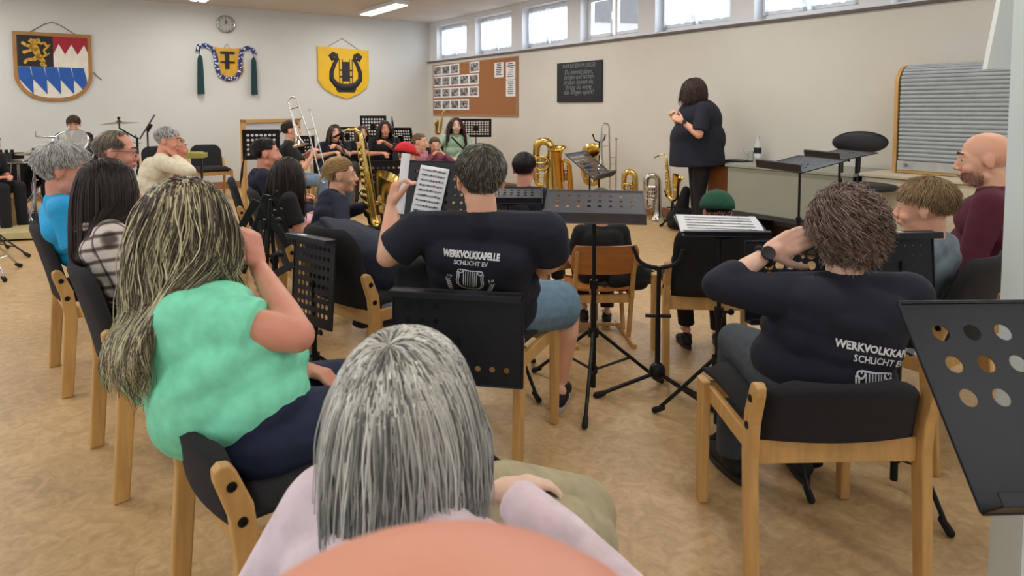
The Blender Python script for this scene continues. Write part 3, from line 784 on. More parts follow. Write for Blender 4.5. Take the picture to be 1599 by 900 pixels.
def tuba(label, loc, s=1.0, rzv=0, invert=True, rot=(0, 0), mtl=None, name='tuba', cat='tuba', Rm=None):
    mtl = mtl or M_brass
    t = thing(name, label, cat, loc, rzv)
    if rot != (0, 0): t.rotation_euler = (rot[0], rot[1], rzv)
    if Rm: t.rotation_euler = Rm.to_euler()
    F = (lambda x, y, z: V((x, y, (.98 - z) if invert else z)) * s)
    b = MB(); pts = []; rad = []
    # bell down to the large bottom bow and back up
    for z, r in ((.98, .19), (.965, .16), (.93, .125), (.87, .1), (.78, .085), (.6, .072), (.4, .065), (.2, .06)): pts.append(F(.12, 0, z)); rad.append(r * s)
    for i in range(1, 8):
        a = PI * i / 8; pts.append(F(.12 * math.cos(a), 0, .19 - .12 * math.sin(a))); rad.append(.058 * s)
    for z in (.25, .45, .65): pts.append(F(-.12, 0, z)); rad.append((.056 - .012 * z) * s)
    b.tube(pts, rad, 18, xref=(0, 1, 0)); del b.f[-2]; b.build('main_bore', mtl, t, smooth=60)
    b = MB(); pts = [F(-.12, 0, .65)]
    for i in range(1, 7):
        a = PI * i / 7; pts.append(F(-.12 + .075 - .075 * math.cos(a), .01, .66 + .08 * math.sin(a)))
    pts += [F(.03, .02, .5), F(.03, .02, .3)]
    b.tube(pts, [.036 * s] * 3 + [.028 * s] * (len(pts) - 3), 12, xref=(0, 1, 0)); b.build('upper_branch', mtl, t, smooth=60)
    v = MB()
    for i in range(3): v.tube([F(-.055 + .042 * i, -.07, .3), F(-.055 + .042 * i, -.07, .52)], .017 * s, 12)
    v.build('valve_casings', M_silver, t, smooth=60)
    v = MB()
    for i in range(4):
        zz = .26 + .08 * i; v.tube([F(-.09, -.07, zz), F(-.12, -.075, zz + .03), F(-.06, -.085, zz + .06), F(.05, -.085, zz + .05), F(.08, -.07, zz)], .009 * s, 8)
    v.tube([F(0, -.09, .4 + .1 * math.cos(a)) + V((math.sin(a) * .11 * s, 0, 0)) for a in [k * PI / 8 for k in range(17)]], .011 * s, 8)
    v.build('valve_tubing', mtl, t, smooth=60)
    br = MB()
    for zz in (.3, .5, .62): br.tube([F(-.12, 0, zz), F(.12, 0, zz)], .007 * s, 6)
    br.build('braces', mtl, t); MB().tube([F(.05, -.05, .7), F(.02, -.12, .76), F(-.03, -.16, .78)], [.008 * s, .007 * s, .011 * s], 8).build('leadpipe', M_silver, t, smooth=60)
    return t
def trombone(label, M, mtl=None, name='trombone', s=1.0):
    """slide along local z (slide bow at z=0), bell section alongside at +x"""
    mtl = mtl or M_silver
    t = thing(name, label, 'trombone', M.translation); t.rotation_euler = M.to_3x3().to_euler()
    S = lambda *p: V(p) * s
    b = MB()
    bow = [S(.04 * math.cos(a), 0, .04 - .04 * math.sin(a)) for a in [PI * i / 8 for i in range(9)]]
    b.tube([S(.04, 0, .62)] + bow + [S(-.04, 0, .62)], .008 * s, 10); b.build('slide', M_silver, t, smooth=60)
    b = MB(); b.tube([S(-.04, 0, .55), S(-.04, 0, .8)], .006 * s, 8); b.tube([S(-.04, 0, .56), S(.04, 0, .56)], .005 * s, 8); b.tube([S(-.04, 0, .64), S(.04, 0, .64)], .005 * s, 8)
    b.build('slide_brace', M_silver, t, smooth=60)
    MB().lathe([(.005 * s, 0), (.007 * s, .04 * s), (.013 * s, .06 * s), (.014 * s, .07 * s)], 12, TM(S(-.04, 0, .8))).build('mouthpiece', M_silver, t, smooth=60)
    b = MB(); pts = [S(.04, 0, .55), S(.06, .02, .8), S(.07, .03, 1.0)]; rad = [.008 * s] * 3
    for i in range(1, 8):
        a = PI * i / 8; pts.append(S(.12 - .05 * math.cos(a), .03, 1.0 + .05 * math.sin(a))); rad.append(.009 * s)
    for z, r in ((1.0, .01), (.85, .013), (.7, .018), (.6, .026), (.54, .04), (.5, .065), (.485, .1)): pts.append(S(.17, .03, z)); rad.append(r * s)
    b.tube(pts, rad, 16, xref=(0, 1, 0)); b.f.pop(); b.build('bell_section', mtl, t, smooth=60)
    b = MB(); b.tube([S(.07, .03, .92), S(.17, .03, .92)], .005 * s, 8); b.tube([S(.06, .02, .78), S(.17, .03, .78)], .005 * s, 8); b.build('bell_brace', M_silver, t)
    return t
def clarinet(label, p, q):
    p, q = V(p), V(q); M = TM(p, frame(q - p)); L = (q - p).length
    t = thing('clarinet', label, 'clarinet', p); t.rotation_euler = M.to_3x3().to_euler()
    MB().lathe([(.006, 0), (.009, L * .1), (.013, L * .12), (.013, L * .3), (.014, L * .31), (.014, L * .33), (.013, L * .34), (.014, L * .85), (.02, L * .93), (.034, L)], 14).build('body', M_rubber, t, smooth=50)
    k = MB()
    for i in range(11): k.lathe([(.009, 0), (.009, .004), (0, .006)], 8, TM((.0, -.014, L * (.2 + .06 * i)), frame((0, -1, 0))))
    for z in (.12, .33, .58, .84): k.lathe([(.0155, -.004), (.0155, .004)], 12, TM((0, 0, L * z)))
    k.tube([(.012, -.012, L * .2), (.012, -.012, L * .8)], .003, 6); k.tube([(-.013, -.01, L * .4), (-.013, -.01, L * .85)], .003, 6)
    k.build('keys', M_silver, t, smooth=50)
    return t
def instrument_stand(label, loc, yawdeg, z, name='instrument_stand', foot=.3, rot=0, yoke=.13):
    t = thing(name, label, 'instrument stand', (loc[0], loc[1], 0), -R(yawdeg))
    MB().tube([(0, 0, .08), (0, 0, z * .55)], .013, 10).build('lower_pole', M_black, t, smooth=50)
    MB().tube([(0, 0, z * .5), (0, -.01, z - .05)], .01, 10).build('upper_pole', M_black, t, smooth=50)
    MB().tube([(-.06, 0, z * .56), (.06, 0, z * .56)], .009, 8).build('cross_pin', M_black, t, smooth=50)
    pts = [V((-yoke * math.cos(a) * .8, 0, z + .0 - .06 * math.sin(a))) for a in [PI * i / 10 for i in range(11)]]
    MB().tube([V((-yoke * .95, 0, z + .04))] + pts + [V((yoke * .85, 0, z + .03))], .0095, 8).build('yoke', M_rubber, t, smooth=60)
    MB().ell((0, 0, .1), (.04, .035, .045)).build('hub', M_black, t, smooth=180)
    for k in range(3):
        a = rot + k * 2 * PI / 3; d_ = V((math.cos(a), math.sin(a), 0))
        lo = MB().tube([d_ * .02 + V((0, 0, .09)), d_ * foot + V((0, 0, .014))], .01, 8).build('leg', M_black, t, smooth=50)
        MB().cap(d_ * (foot - .03) + V((0, 0, .02)), d_ * (foot + .008) + V((0, 0, .014)), .013, .014, 10, 3).build('rubber_foot', M_rubber, lo, smooth=180)
    return t
# ------------------------------------------------------------------ people
def yawm(deg, pitch=0, roll=0):
    return rz(-R(deg)) @ Matrix.Rotation(-R(pitch), 3, 'X') @ Matrix.Rotation(R(roll), 3, 'Y')
def head_prims(mb, M, s, nose=1.0, chin=1.0, fat=1.0, ears=True):
    rot = M.to_3x3()
    def E(c, r, rr=None): mb.ell(M @ (V(c) * s), tuple(x * s for x in r), rot @ (rr or Matrix.Identity(3)), 18, 12)
    def C(a, b, r1, r2): mb.cap(M @ (V(a) * s), M @ (V(b) * s), r1 * s, r2 * s, 10, 3)
    E((0, -.014, .034), (.073, .094, .082))
    E((0, .03, -.005), (.062 * fat, .064, .075))
    E((0, .026, -.055), (.052 * fat, .056, .045))
    E((0, .066, -.09), (.022, .019, .018 * chin))
    C((-.034 * fat, -.0, -.07), (-.014, .06, -.092), .022, .018); C((.034 * fat, .0, -.07), (.014, .06, -.092), .022, .018)
    C((0, .089, .012), (0, .108 * nose, -.026), .007, .0115)
    E((-.0105, .097, -.031), (.0085, .01, .0075)); E((.0105, .097, -.031), (.0085, .01, .0075))
    C((-.038, .066, .026), (-.012, .083, .024), .012, .012); C((.038, .066, .026), (.012, .083, .024), .012, .012)
    E((-.036 * fat, .058, -.03), (.025, .026, .025)); E((.036 * fat, .058, -.03), (.025, .026, .025))
    E((0, .0865, -.054), (.024, .011, .0065)); E((0, .0855, -.065), (.02, .011, .007))
    if ears:
        for sx in (-1, 1):
            rr = Matrix.Rotation(R(14) * sx, 3, 'Z') @ Matrix.Rotation(R(-8), 3, 'X')
            E((sx * .074, -.008, -.006), (.009, .019, .031), rr); E((sx * .078, -.018, .006), (.006, .012, .024), rr)
def arr(*v): return V(v)
def hand_prims(mb, wr, d, pn, side, s=1.0, curl=.5, spread=.2, thumb=(.75, .6, .35), thin=1.0, curls=None):
    d = V(d).normalized(); pn = V(pn); pn = (pn - d * pn.dot(d)).normalized(); t = d.cross(pn) * side
    pts = [.028, .010, -.009, -.027]
    mb.cap(wr - d * .02 * s, wr + d * .03 * s, .024 * s, .024 * s, 12, 3)
    lens = [(.040, .026, .021), (.045, .029, .022), (.041, .027, .022), (.032, .021, .019)]
    for i in range(4):
        k = wr + (d * (.086 - .004 * abs(i - 1.2)) + t * pts[i]) * s
        mb.cap(wr + (d * .012 + t * pts[i] * .55) * s, k, .017 * s, .0125 * s * thin, 10, 3)
        dd = (d + t * (pts[i] * 6 * spread)).normalized(); p = k; r = .0105 * s * thin
        c = curl if curls is None else curls[i]
        for j, (L, a) in enumerate(zip(lens[i], (62, 78, 45))):
            dd = (Matrix.Rotation(R(a * c), 3, dd.cross(pn)) @ dd).normalized()
            q = p + dd * L * s; mb.cap(p, q, r, r * .88, 8, 3); p = q; r *= .88
    mb.cap(wr + (d * .03 + t * .012) * s, wr + (d * .06 + t * .02) * s, .02 * s, .014 * s, 10, 3)
    b = wr + (d * .022 + t * .024) * s; td = (t * thumb[0] + d * thumb[1] + pn * thumb[2]).normalized()
    m1 = b + td * .042 * s; td2 = (td + d * .5 + pn * .25).normalized(); m2 = m1 + td2 * .03 * s; m3 = m2 + (td2 + d * .2).normalized() * .024 * s
    mb.cap(b, m1, .016 * s, .0125 * s, 10, 3); mb.cap(m1, m2, .0122 * s, .011 * s, 10, 3); mb.cap(m2, m3, .011 * s, .009 * s, 10, 3)

def hair_ok(u, sp):
    x, y, z = u
    fl = sp.get('front', .42); nape = sp.get('nape', -.62)
    if sp.get('style') == 'short' and 'side' not in sp: sp = dict(sp, side=.12); nape -= .08
    if y > .15: return z > fl - .25 * abs(x) + (.1 if y > .6 else 0) if abs(x) < .78 else z > .12 - sp.get('side', 0)
    if y > -.25 and abs(x) > .6: return z > -.02 - sp.get('side', 0)
    return z > nape
def mixc(a, b, t): return tuple(a[i] + (b[i] - a[i]) * t for i in range(3))
def make_hair(M, s, sp, cols, colliders, inv, parent, rnd):
    rot = M.to_3x3(); c0 = V((0, -.014, .034)) * s; rad = V((.079, .1, .088)) * s * sp.get('vol', 1.0)
    mb = MB(); G = rot.inverted() @ V((0, 0, -1))
    colliders = [(M.inverted() @ c, (rot.inverted() @ r_), V(q)) for c, r_, q in colliders]
    whorl = V(sp.get('whorl', (0, -.35, .93))).normalized()
    # cap
    nu, nv = 40, 24; vs = []; ok = []; base = s2l(cols[0][0])
    for j in range(nv + 1):
        b = -PI / 2 + PI * j / nv
        for i in range(nu):
            a = 2 * PI * i / nu; u = V((math.cos(b) * math.cos(a), math.cos(b) * math.sin(a), math.sin(b)))
            k = 1 + .02 * noise.noise(u * 4) - (.11 * min(1, max(0, (.3 - u.z) * 1.4)) if sp.get('style') == 'short' else 0); vs.append(M @ (c0 + V((u.x * rad.x, u.y * rad.y, u.z * rad.z)) * k * (1.0 if hair_ok(u, sp) else .93))); ok.append(hair_ok(u, sp))
    fs = []
    for j in range(nv):
        for i in range(nu):
            q = (j * nu + i, j * nu + (i + 1) % nu, (j + 1) * nu + (i + 1) % nu, (j + 1) * nu + i)
            if sum(ok[x] for x in q) >= 2: fs.append(q)
    mb.col = tuple(x * .6 for x in base); mb.add([inv @ v for v in vs], fs)
    style = sp.get('style', 'down'); n = sp['n']; Lr = sp['L']; wv = sp.get('wave', 0); fr = sp.get('freq', 40)
    tie = V(sp['tie']) * s if 'tie' in sp else None
    ks = sp.get('k', 3); wts = [c[2] for c in cols]
    cnt = 0
    while cnt < n:
        u = V((rnd.gauss(0, 1), rnd.gauss(0, 1), rnd.gauss(0, 1))).normalized()
        if not hair_ok(u, sp): continue
        cnt += 1
        L = rnd.uniform(*Lr) * s
        if sp.get('style') == 'short': L *= .35 + .65 * min(1, max(0, u.z + .6)) - (.25 if abs(u.x) > .75 else 0) * .5
        cl = noise.noise(V((u.x * 5, u.y * 5, u.z * 5)) + V((3, 1, 7))); ph = noise.noise(u * 3.5) * 9
        sur = lambda w_, k=1.0: c0 + V((w_.x * rad.x, w_.y * rad.y, w_.z * rad.z)) * k
        nrm = V((u.x / rad.x, u.y / rad.y, u.z / rad.z)).normalized()
        p = sur(u, .99 - (.11 * min(1, max(0, (.3 - u.z) * 1.4)) if style == 'short' else 0)); pts = [p.copy()]; lift = sp.get('lift', .3)
        if style == 'tie':
            tu = V((tie.x / rad.x, (tie.y - c0.y) / rad.y, (tie.z - c0.z) / rad.z)).normalized()
            m_ = 7; om = u.angle(tu, .01)
            for i in range(1, m_ + 1):
                k_ = i / m_; w_ = (u * math.sin((1 - k_) * om) + tu * math.sin(k_ * om)) / max(math.sin(om), .02); w_.normalize()
                pts.append(sur(w_, 1.03 + .02 * rnd.random()))
            d_ = (tu * .8 + G * .3).normalized(); p = pts[-1]; nst = 10; g = .3; step = L / nst
        else:
            if style == 'short' or style == 'curly': tg = u * u.dot(whorl) - whorl + V(sp.get('comb', (0, 0, 0)))
            else:
                tg = u * u.dot(whorl) - whorl
                pt = sp.get('part', 0); sd = 1 if u.x > pt else -1
                if u.y > -.2: tg = tg + V((sd * .9 * (u.y + .3), -.9 * max(0, u.y), 0))
            tg = tg - nrm * tg.dot(nrm)
            if tg.length < 1e-3: tg = V((rnd.random() - .5, -1, 0))
            d_ = (tg.normalized() + nrm * lift + V((rnd.gauss(0, 1), rnd.gauss(0, 1), rnd.gauss(0, 1))) * sp.get('mess', .06)).normalized()
            nst = sp.get('seg', 12 if L > .12 else 6); step = L / nst; g = sp.get('grav', .28 if L > .12 else .12)
        for i in range(nst):
            d_ = (d_ * (1 - g) + G * g).normalized()
            if style == 'curly':
                a = i * sp.get('turn', 1.3) + ph; ax = d_.cross(nrm).normalized(); d2 = (d_ * .5 + ax * math.cos(a) * .8 + nrm * math.sin(a) * .5).normalized()
            else: d2 = d_
            p = p + d2 * step
            e = p - c0; q = math.sqrt((e.x / rad.x) ** 2 + (e.y / rad.y) ** 2 + (e.z / rad.z) ** 2); lim = sp.get('off', 1.03) - (.11 * min(1, max(0, (.3 - e.z / rad.z) * 1.4)) if style == 'short' else 0)
            if q < lim: p = c0 + e * (lim / max(q, .01))
            elif p.z < c0.z - .02 * s and style == 'down' and abs(p.x) < .086 * s and p.y > -.01 * s:   # stay off the face
                p.x = (1 if p.x > 0 else -1) * .086 * s if abs(p.x) > .03 * s else p.x
            for cc, rr, qq in (colliders if u.z > -.05 or style == 'tie' else ()):
                l = rr.inverted() @ (p - cc); k_ = math.sqrt((l.x / qq.x) ** 2 + (l.y / qq.y) ** 2 + (l.z / qq.z) ** 2)
                if k_ < 1:
                    a2 = 1 - (l.x / qq.x) ** 2 - (l.z / qq.z) ** 2
                    l.y = (1 if (u.y > .45 and abs(u.x) > .2) else -1) * qq.y * math.sqrt(max(a2, 0)); p = p.lerp(cc + rr @ l, .35)
            pts.append(p.copy())
        for _ in range(4 if L > .12 else 0):
            pts = pts[:2] + [(pts[i - 1] + pts[i] * 2 + pts[i + 1]) / 4 for i in range(2, len(pts) - 1)] + [pts[-1]]
        if L > .12 and u.z > -.05 and style == 'down':
            for i in range(3, len(pts)):
                for cc, rr, qq in colliders:
                    q2 = qq + V((.012, .014, .012)); l = rr.inverted() @ (pts[i] - cc); a2 = 1 - (l.x / q2.x) ** 2 - (l.z / q2.z) ** 2 - (l.y / q2.y) ** 2
                    if a2 > 0 and l.y < .4 * q2.y:
                        l.y = -q2.y * math.sqrt(max(0, 1 - (l.x / q2.x) ** 2 - (l.z / q2.z) ** 2)); pts[i] = cc + rr @ l
            pts = pts[:2] + [(pts[i - 1] + pts[i] * 2 + pts[i + 1]) / 4 for i in range(2, len(pts) - 1)] + [pts[-1]]
        if wv:
            m_ = len(pts); ax = V((math.cos(ph), math.sin(ph), 0)); acc = 0
            for i in range(1, m_):
                acc = i / (m_ - 1); o_ = math.sin(fr * acc * L + ph * 2) * wv * min(1, acc * 2); o2 = math.cos(fr * acc * L * .9 + ph) * wv * .6 * min(1, acc * 2)
                e = pts[i] - c0; e = V((e.x, e.y, 0)); e = e.normalized() if e.length > 1e-4 else V((1, 0, 0))
                pts[i] = pts[i] + V((-e.y, e.x, 0)) * o_ + e * (abs(o2))
        w = [wts[k_] * (1 + 1.6 * (cl if k_ % 2 else -cl)) if len(cols) > 1 else 1 for k_ in range(len(cols))]
        w = [max(x, .02) for x in w]; cc = cols[rnd.choices(range(len(cols)), w)[0]]
        va = 1 + rnd.uniform(-.22, .22); r0 = sp.get('r', .0025) * s * rnd.uniform(.7, 1.3); m_ = len(pts)
        rr = [r0 * (1 - .65 * (i / (m_ - 1)) ** 2) for i in range(m_)]
        b0 = len(mb.v); mb.col = (0, 0, 0); mb.tube([inv @ (M @ q) for q in pts], rr, 3)
        for i in range(m_):
            c = mixc(s2l(cc[0]), s2l(cc[1]), (i / (m_ - 1))); c = tuple(min(1, x * va) for x in c)
            for k_ in range(3): mb.c[b0 + i * 3 + k_] = c
    mb.c = mb.c[:len(mb.v)]
    return mb.build('hair', M_hair, parent, smooth=180)

BROWN = [((46, 32, 26), (66, 48, 38), 3), ((60, 44, 34), (84, 62, 48), 1)]
DARK = [((26, 20, 19), (42, 32, 28), 3), ((40, 30, 26), (58, 44, 38), 1)]
BLOND = [((148, 116, 72), (196, 164, 110), 3), ((176, 144, 92), (214, 186, 134), 2)]
GREY = [((160, 160, 156), (188, 190, 188), 2), ((190, 190, 186), (212, 214, 212), 2), ((120, 120, 116), (150, 150, 146), 1)]
EYEW = mat('eye white', (186, 180, 174), .4); EYEI = mat('dark iris', (48, 38, 32), .2); BROW = mat('eyebrow hair', (70, 52, 42), .9)
LIP = mat('lips', (178, 98, 92), .5); M_glasses = mat('spectacle frame', (60, 34, 28), .3)
M_shoeb = mat('black shoe', (20, 20, 22), .7, 0, .1, 40, .2, 150); M_sole = mat('pale shoe sole', (186, 180, 170), .7); M_solek = mat('dark shoe sole', (46, 42, 40), .7)

def person(label, head, hyaw, pel, yaw, shirt, pants, hair=None, cols=BROWN, hp=0, hr=0, s=1.0, hs=None, g=1.0, belly=1.0, seat=.45, sk=SK1,
           sleeve='short', legs='long', armL=None, armR=None, kneeL=None, kneeR=None, ankL=None, ankR=None, vox=.007, face=True, shoes=(M_shoeb, M_solek), standing=False,
           extra=None, Nw=None, glasses=False, hood=False, twist=0, colliders=True, curlL=.5, curlR=.5, neckz=.135, beard=None, brow=BROW, ssm=12, sleeve_t=.75, cw=1.0, pocket=None, name='person', hairseed=1, shirtname='shirt', sw=None, pz=None, baldcut=False, fat=1.0, lap=0.0):
    """head: world point of the head centre. pel: (x,y) of the pelvis. angles: compass degrees."""
    hs = hs or s; Hc = V(head); Fm = yawm(yaw); f = Fm @ V((0, 1, 0)); r = Fm @ V((1, 0, 0)); up = V((0, 0, 1))
    root = thing(name, label, 'person', (pel[0], pel[1], 0), -R(yaw)); inv = W2L(root)
    P = V((pel[0], pel[1], pz if pz else seat + .10 * s))
    HM = TM(Hc, yawm(hyaw, hp, hr)); hup = HM.to_3x3() @ V((0, 0, 1)); hf = HM.to_3x3() @ V((0, 1, 0))
    N = Hc - (hup * .4 + up * .6).normalized() * neckz * hs - hf * .03 * hs
    if Nw is not None: N = V(Nw)
    ax = (N - P); TL = ax.length; ax.normalize()
    tf = (f - ax * f.dot(ax)).normalized(); sr = tf.cross(ax); rsh = r.copy()
    if twist: sr = Matrix.Rotation(-R(twist), 3, ax) @ sr; tfs = ax.cross(sr); rsh = rz(-R(twist)) @ r
    else: tfs = tf
    TR = Matrix((tf.cross(ax), tf, ax)).transposed(); TS = Matrix((sr, tfs, ax)).transposed()
    SW = sw or .165 * s * (1 + (g - 1) * .5)
    shL, shR = N - ax * .05 * s - rsh * SW, N - ax * .05 * s + rsh * SW
    def wp(q, d0):
        if q is None: q = d0
        return V(q) if isinstance(q, Vector) else Fm @ V((q[0], q[1], 0)) + V((P.x, P.y, q[2]))
    sz = seat + .08 * s
    A = {}
    for sd, sh_, arm in ((-1, shL, armL), (1, shR, armR)):
        rel = inv @ sh_
        el0 = (rel.x + sd * .05 * s, rel.y + .06 * s, rel.z - .25 * s); wr0 = (sd * .10 * s, .30 * s, sz + .10 * s)
        if standing: el0 = (rel.x + sd * .06, rel.y - .01, rel.z - .28 * s); wr0 = (rel.x + sd * .08, rel.y + .05, rel.z - .53 * s)
        arm = arm or {}
        e = wp(arm.get('e'), el0); w = wp(arm.get('w'), wr0)
        hd = arm.get('d'); hd = (Fm @ V(hd) if isinstance(hd, tuple) else hd) if hd is not None else (w - e).normalized()
        pn = arm.get('pn'); pn = (Fm @ V(pn) if isinstance(pn, tuple) else pn) if pn is not None else (-up + r * -sd * .3)
        A[sd] = (sh_, e, w, hd, pn, arm)
    Lg = {}
    for sd, kn, an in ((-1, kneeL, ankL), (1, kneeR, ankR)):
        hp_ = P + r * sd * .09 * s * (1 + (g - 1) * .4) - up * .01
        if standing: k0, a0 = (sd * .09, .02, .48 * s), (sd * .09, -.01, .09)
        else: k0 = (sd * .13 * s, .40 * s, sz - .02); a0 = (sd * .13 * s, .42 * s, .09)
        Lg[sd] = (hp_, wp(kn, k0), wp(an, a0))
    # ---- skin: one continuous surface
    B = MB()
    head_prims(B, HM, hs, fat=fat)
    hb = HM @ (V((0, -.02, -.06)) * hs)
    B.cap(N - ax * .03 * s + tf * -.0, hb, .056 * s * cw, .05 * hs * cw, 14, 3)
    B.cap(N - ax * .02 + tf * .0, HM @ (V((0, .0, -.075)) * hs), .05 * s * cw, .044 * hs * cw, 14, 3)
    k = .9
    pelE = (P + ax * .02, TR, V((.165 * s * g, .125 * s * (g * .6 + .4), .12 * s)))
    belE = (P + ax * TL * .36 + tf * .015 * belly, TR, V((.145 * s * g * (belly * .5 + .5), .115 * s * belly * (g * .7 + .3), TL * .27)))
    cheE = (P + ax * TL * .68, TS, V((.158 * s * g, .115 * s * (g * .6 + .4), TL * .27)))
    for c, rr, q in (pelE, belE, cheE): B.ell(c, tuple(q * k), rr, 18, 12)
    B.cap(shL, shR, .050 * s, .050 * s, 12, 3); B.cap(N - ax * .04, shL + ax * .004, .045 * s, .042 * s, 10, 3); B.cap(N - ax * .04, shR + ax * .004, .045 * s, .042 * s, 10, 3)
    for sd in (-1, 1):
        sh_, e, w, hd, pn, arm = A[sd]; ar = arm.get('r', 1.0)
        B.cap(sh_, e, .047 * s * g * ar, .038 * s * (g * .5 + .5) * ar, 14, 4)
        m_ = e.lerp(w, .3); B.cap(e, m_, .037 * s * (g * .5 + .5) * ar, .036 * s * (g * .4 + .6) * ar, 12, 3); B.cap(m_, w, .036 * s * (g * .4 + .6) * ar, .0235 * s, 12, 3)
        if not arm.get('nohand'): hand_prims(B, w, hd, pn, sd, arm.get('hs', s * .95), arm.get('curl', .45), spread=arm.get('spread', .2), curls=arm.get('curls'), thumb=arm.get('thumb', (.75, .6, .35)))
        hp_, kn, an = Lg[sd]
        B.cap(hp_, kn, .078 * s * g, .054 * s, 14, 4); cf = kn.lerp(an, .35); cfo = cf - f * .015 * s
        B.cap(kn, cfo, .05 * s, .05 * s * (g * .3 + .7), 12, 3); B.cap(cfo, an, .05 * s * (g * .3 + .7), .033 * s, 12, 3)
        B.cap(an - f * .03 * s - up * .03, an + f * .12 * s - up * .055, .03 * s, .026 * s, 10, 3)
    # ---- shirt
    i_ = .014 * (1 if s > .8 else .8); S = MB()
    lowP = P + up * 0
    for c, rr, q in (pelE, belE, cheE): S.ell(c, tuple(V(q) + V((i_, i_, i_ * .5))), rr, 22, 14)
    if belly > 1.15: S.ell(P + ax * TL * .2 + tf * .03, (pelE[2].x * 1.02 + i_, pelE[2].y * 1.1 + i_, TL * .22), TR)
    for kk in (.42, .6, .76): S.cap(P + ax * TL * kk - tfs * (.048 * (g * .6 + .4)) * s - sr * .085 * s * g, P + ax * TL * kk - tfs * (.048 * (g * .6 + .4)) * s + sr * .085 * s * g, .078 * s, .078 * s, 14, 4)
    S.cap(shL + sr * .01, shR - sr * .01, .056 * s + i_, .056 * s + i_, 14, 4)
    S.cap(N - ax * .036, shL + ax * .010, .050 * s + i_, .05 * s + i_, 12, 3); S.cap(N - ax * .036, shR + ax * .010, .05 * s + i_, .05 * s + i_, 12, 3); S.cap(N - ax * .06, N - ax * .015, .07 * s, .068 * s * cw, 14, 3)
    xcol = (extra(S, B, dict(P=P, N=N, ax=ax, tf=tf, TR=TR, TL=TL, f=f, r=r)) if extra else None) or []
    for sd in (-1, 1):
        sh_, e, w, hd, pn, arm = A[sd]; ar = arm.get('r', 1.0); a1 = .047 * s * g * ar + i_ * 1.1
        if sleeve == 'short':
            t_ = sleeve_t; q = sh_.lerp(e, t_); S.cap(sh_, sh_.lerp(e, .3), a1, a1, 12, 3); S.tube([sh_, sh_.lerp(e, t_ * .5), q], [a1, a1 * 1.0, a1 * .98 + .004], 16)
        else:
            m1 = .038 * s * (g * .5 + .5) * ar + i_ * .9; S.cap(sh_, e, a1, m1, 14, 4); t_ = .93 if sleeve == 'long' else .45
            q = e.lerp(w, t_); S.cap(e, e.lerp(w, .3), m1, m1, 12, 3); S.tube([e, e.lerp(w, t_ * .6), q], [m1, m1 * .95, .03 * s + i_ * .7], 14)
    if hood:
        S.tube([N - ax * .012 + (sr * math.cos(a) * .075 + tf * (math.sin(a) * .065 - .012)) * s + ax * (-.01 - .02 * math.sin(a)) * s for a in [2 * PI * i / 16 for i in range(16)]], .026 * s, 10, closed=True)
        S.ell(N - ax * .055 * s - tf * .075 * s, (.085 * s, .035 * s, .06 * s), TR)
    body = B.build('body', sk, root, inv=inv, remesh=(vox, 3))
    shirt_o = S.build(shirtname, shirt, root, inv=inv, remesh=(vox * 1.1, ssm))
    # ---- trousers
    T = MB(); j_ = .012
    T.ell(P - up * .0, (pelE[2].x + j_ * .4, pelE[2].y + j_ * .4, pelE[2].z), TR, 20, 12)
    for sd in (-1, 1):
        hp_, kn, an = Lg[sd]
        if legs == 'long':
            T.cap(hp_, kn, .078 * s * g + j_, .056 * s + j_, 14, 4); cf = kn.lerp(an, .35); T.cap(kn, cf, .054 * s + j_, .054 * s + j_, 12, 3); T.tube([cf, kn.lerp(an, .7), an - up * .01], [.054 * s + j_, .048 * s + j_, .046 * s + j_], 14)
        else:
            q = hp_.lerp(kn, .92); T.cap(hp_, hp_.lerp(kn, .5), .078 * s * g + j_, .074 * s * g + j_, 14, 4); T.tube([hp_, hp_.lerp(kn, .5), q], [.078 * s * g + j_, .074 * s * g + j_, .068 * s * g + j_], 16)
    T.build('trousers' if legs == 'long' else 'shorts', pants, root, inv=inv, remesh=(vox * 1.15, 8))
    for sd in (-1, 1):
        hp_, kn, an = Lg[sd]; ff = (f + r * sd * .15).normalized(); sdv = V((ff.y, -ff.x, 0)); fl = V((an.x, an.y, 0)) if an.z < .2 else an - up * .09
        h = MB(); h.cap(fl - ff * .035 * s + up * .05 * s, fl + ff * .13 * s + up * .034 * s, .038 * s, .03 * s, 14, 4); h.tube([fl + up * .04, fl + up * .105 * s], [.042 * s, .043 * s], 14)
        h.ell(fl + ff * .12 * s + up * .03 * s, (.043 * s, .065 * s, .028 * s), Matrix((sdv, ff, up)).transposed())
        sh_o = h.build('shoe', shoes[0], root, inv=inv, remesh=(.008, 2))
        out = []
        for i in range(20):
            a = 2 * PI * i / 20; out.append((math.cos(a) * (.038 + .008 * math.sin(a)) * s, (.048 + math.sin(a) * .14) * s))
        MB().prism(out, .022, TM(fl, Matrix((sdv, ff, up)).transposed())).build('sole', shoes[1], sh_o, inv=inv, bevel=.005)
    # ---- face
    if face:
        for sx in (-1, 1):
            e = MB(); c = HM @ (V((sx * .030, .0725, .006)) * hs); e.ell(c, .0118 * hs, None, 12, 8)
            e.cur = 1; e.ell(c + hf * .0090 * hs, (.0060 * hs, .0045 * hs, .0058 * hs), HM.to_3x3(), 10, 6); e.build('eye', [EYEW, EYEI], root, inv=inv, smooth=180)
            b = MB(); b.tube([HM @ (V(q) * hs) for q in ((sx * .014, .093, .033), (sx * .03, .089, .038), (sx * .047, .076, .033))], [.0035 * hs, .0035 * hs, .002 * hs], 6); b.build('eyebrow', brow, root, inv=inv, smooth=180)
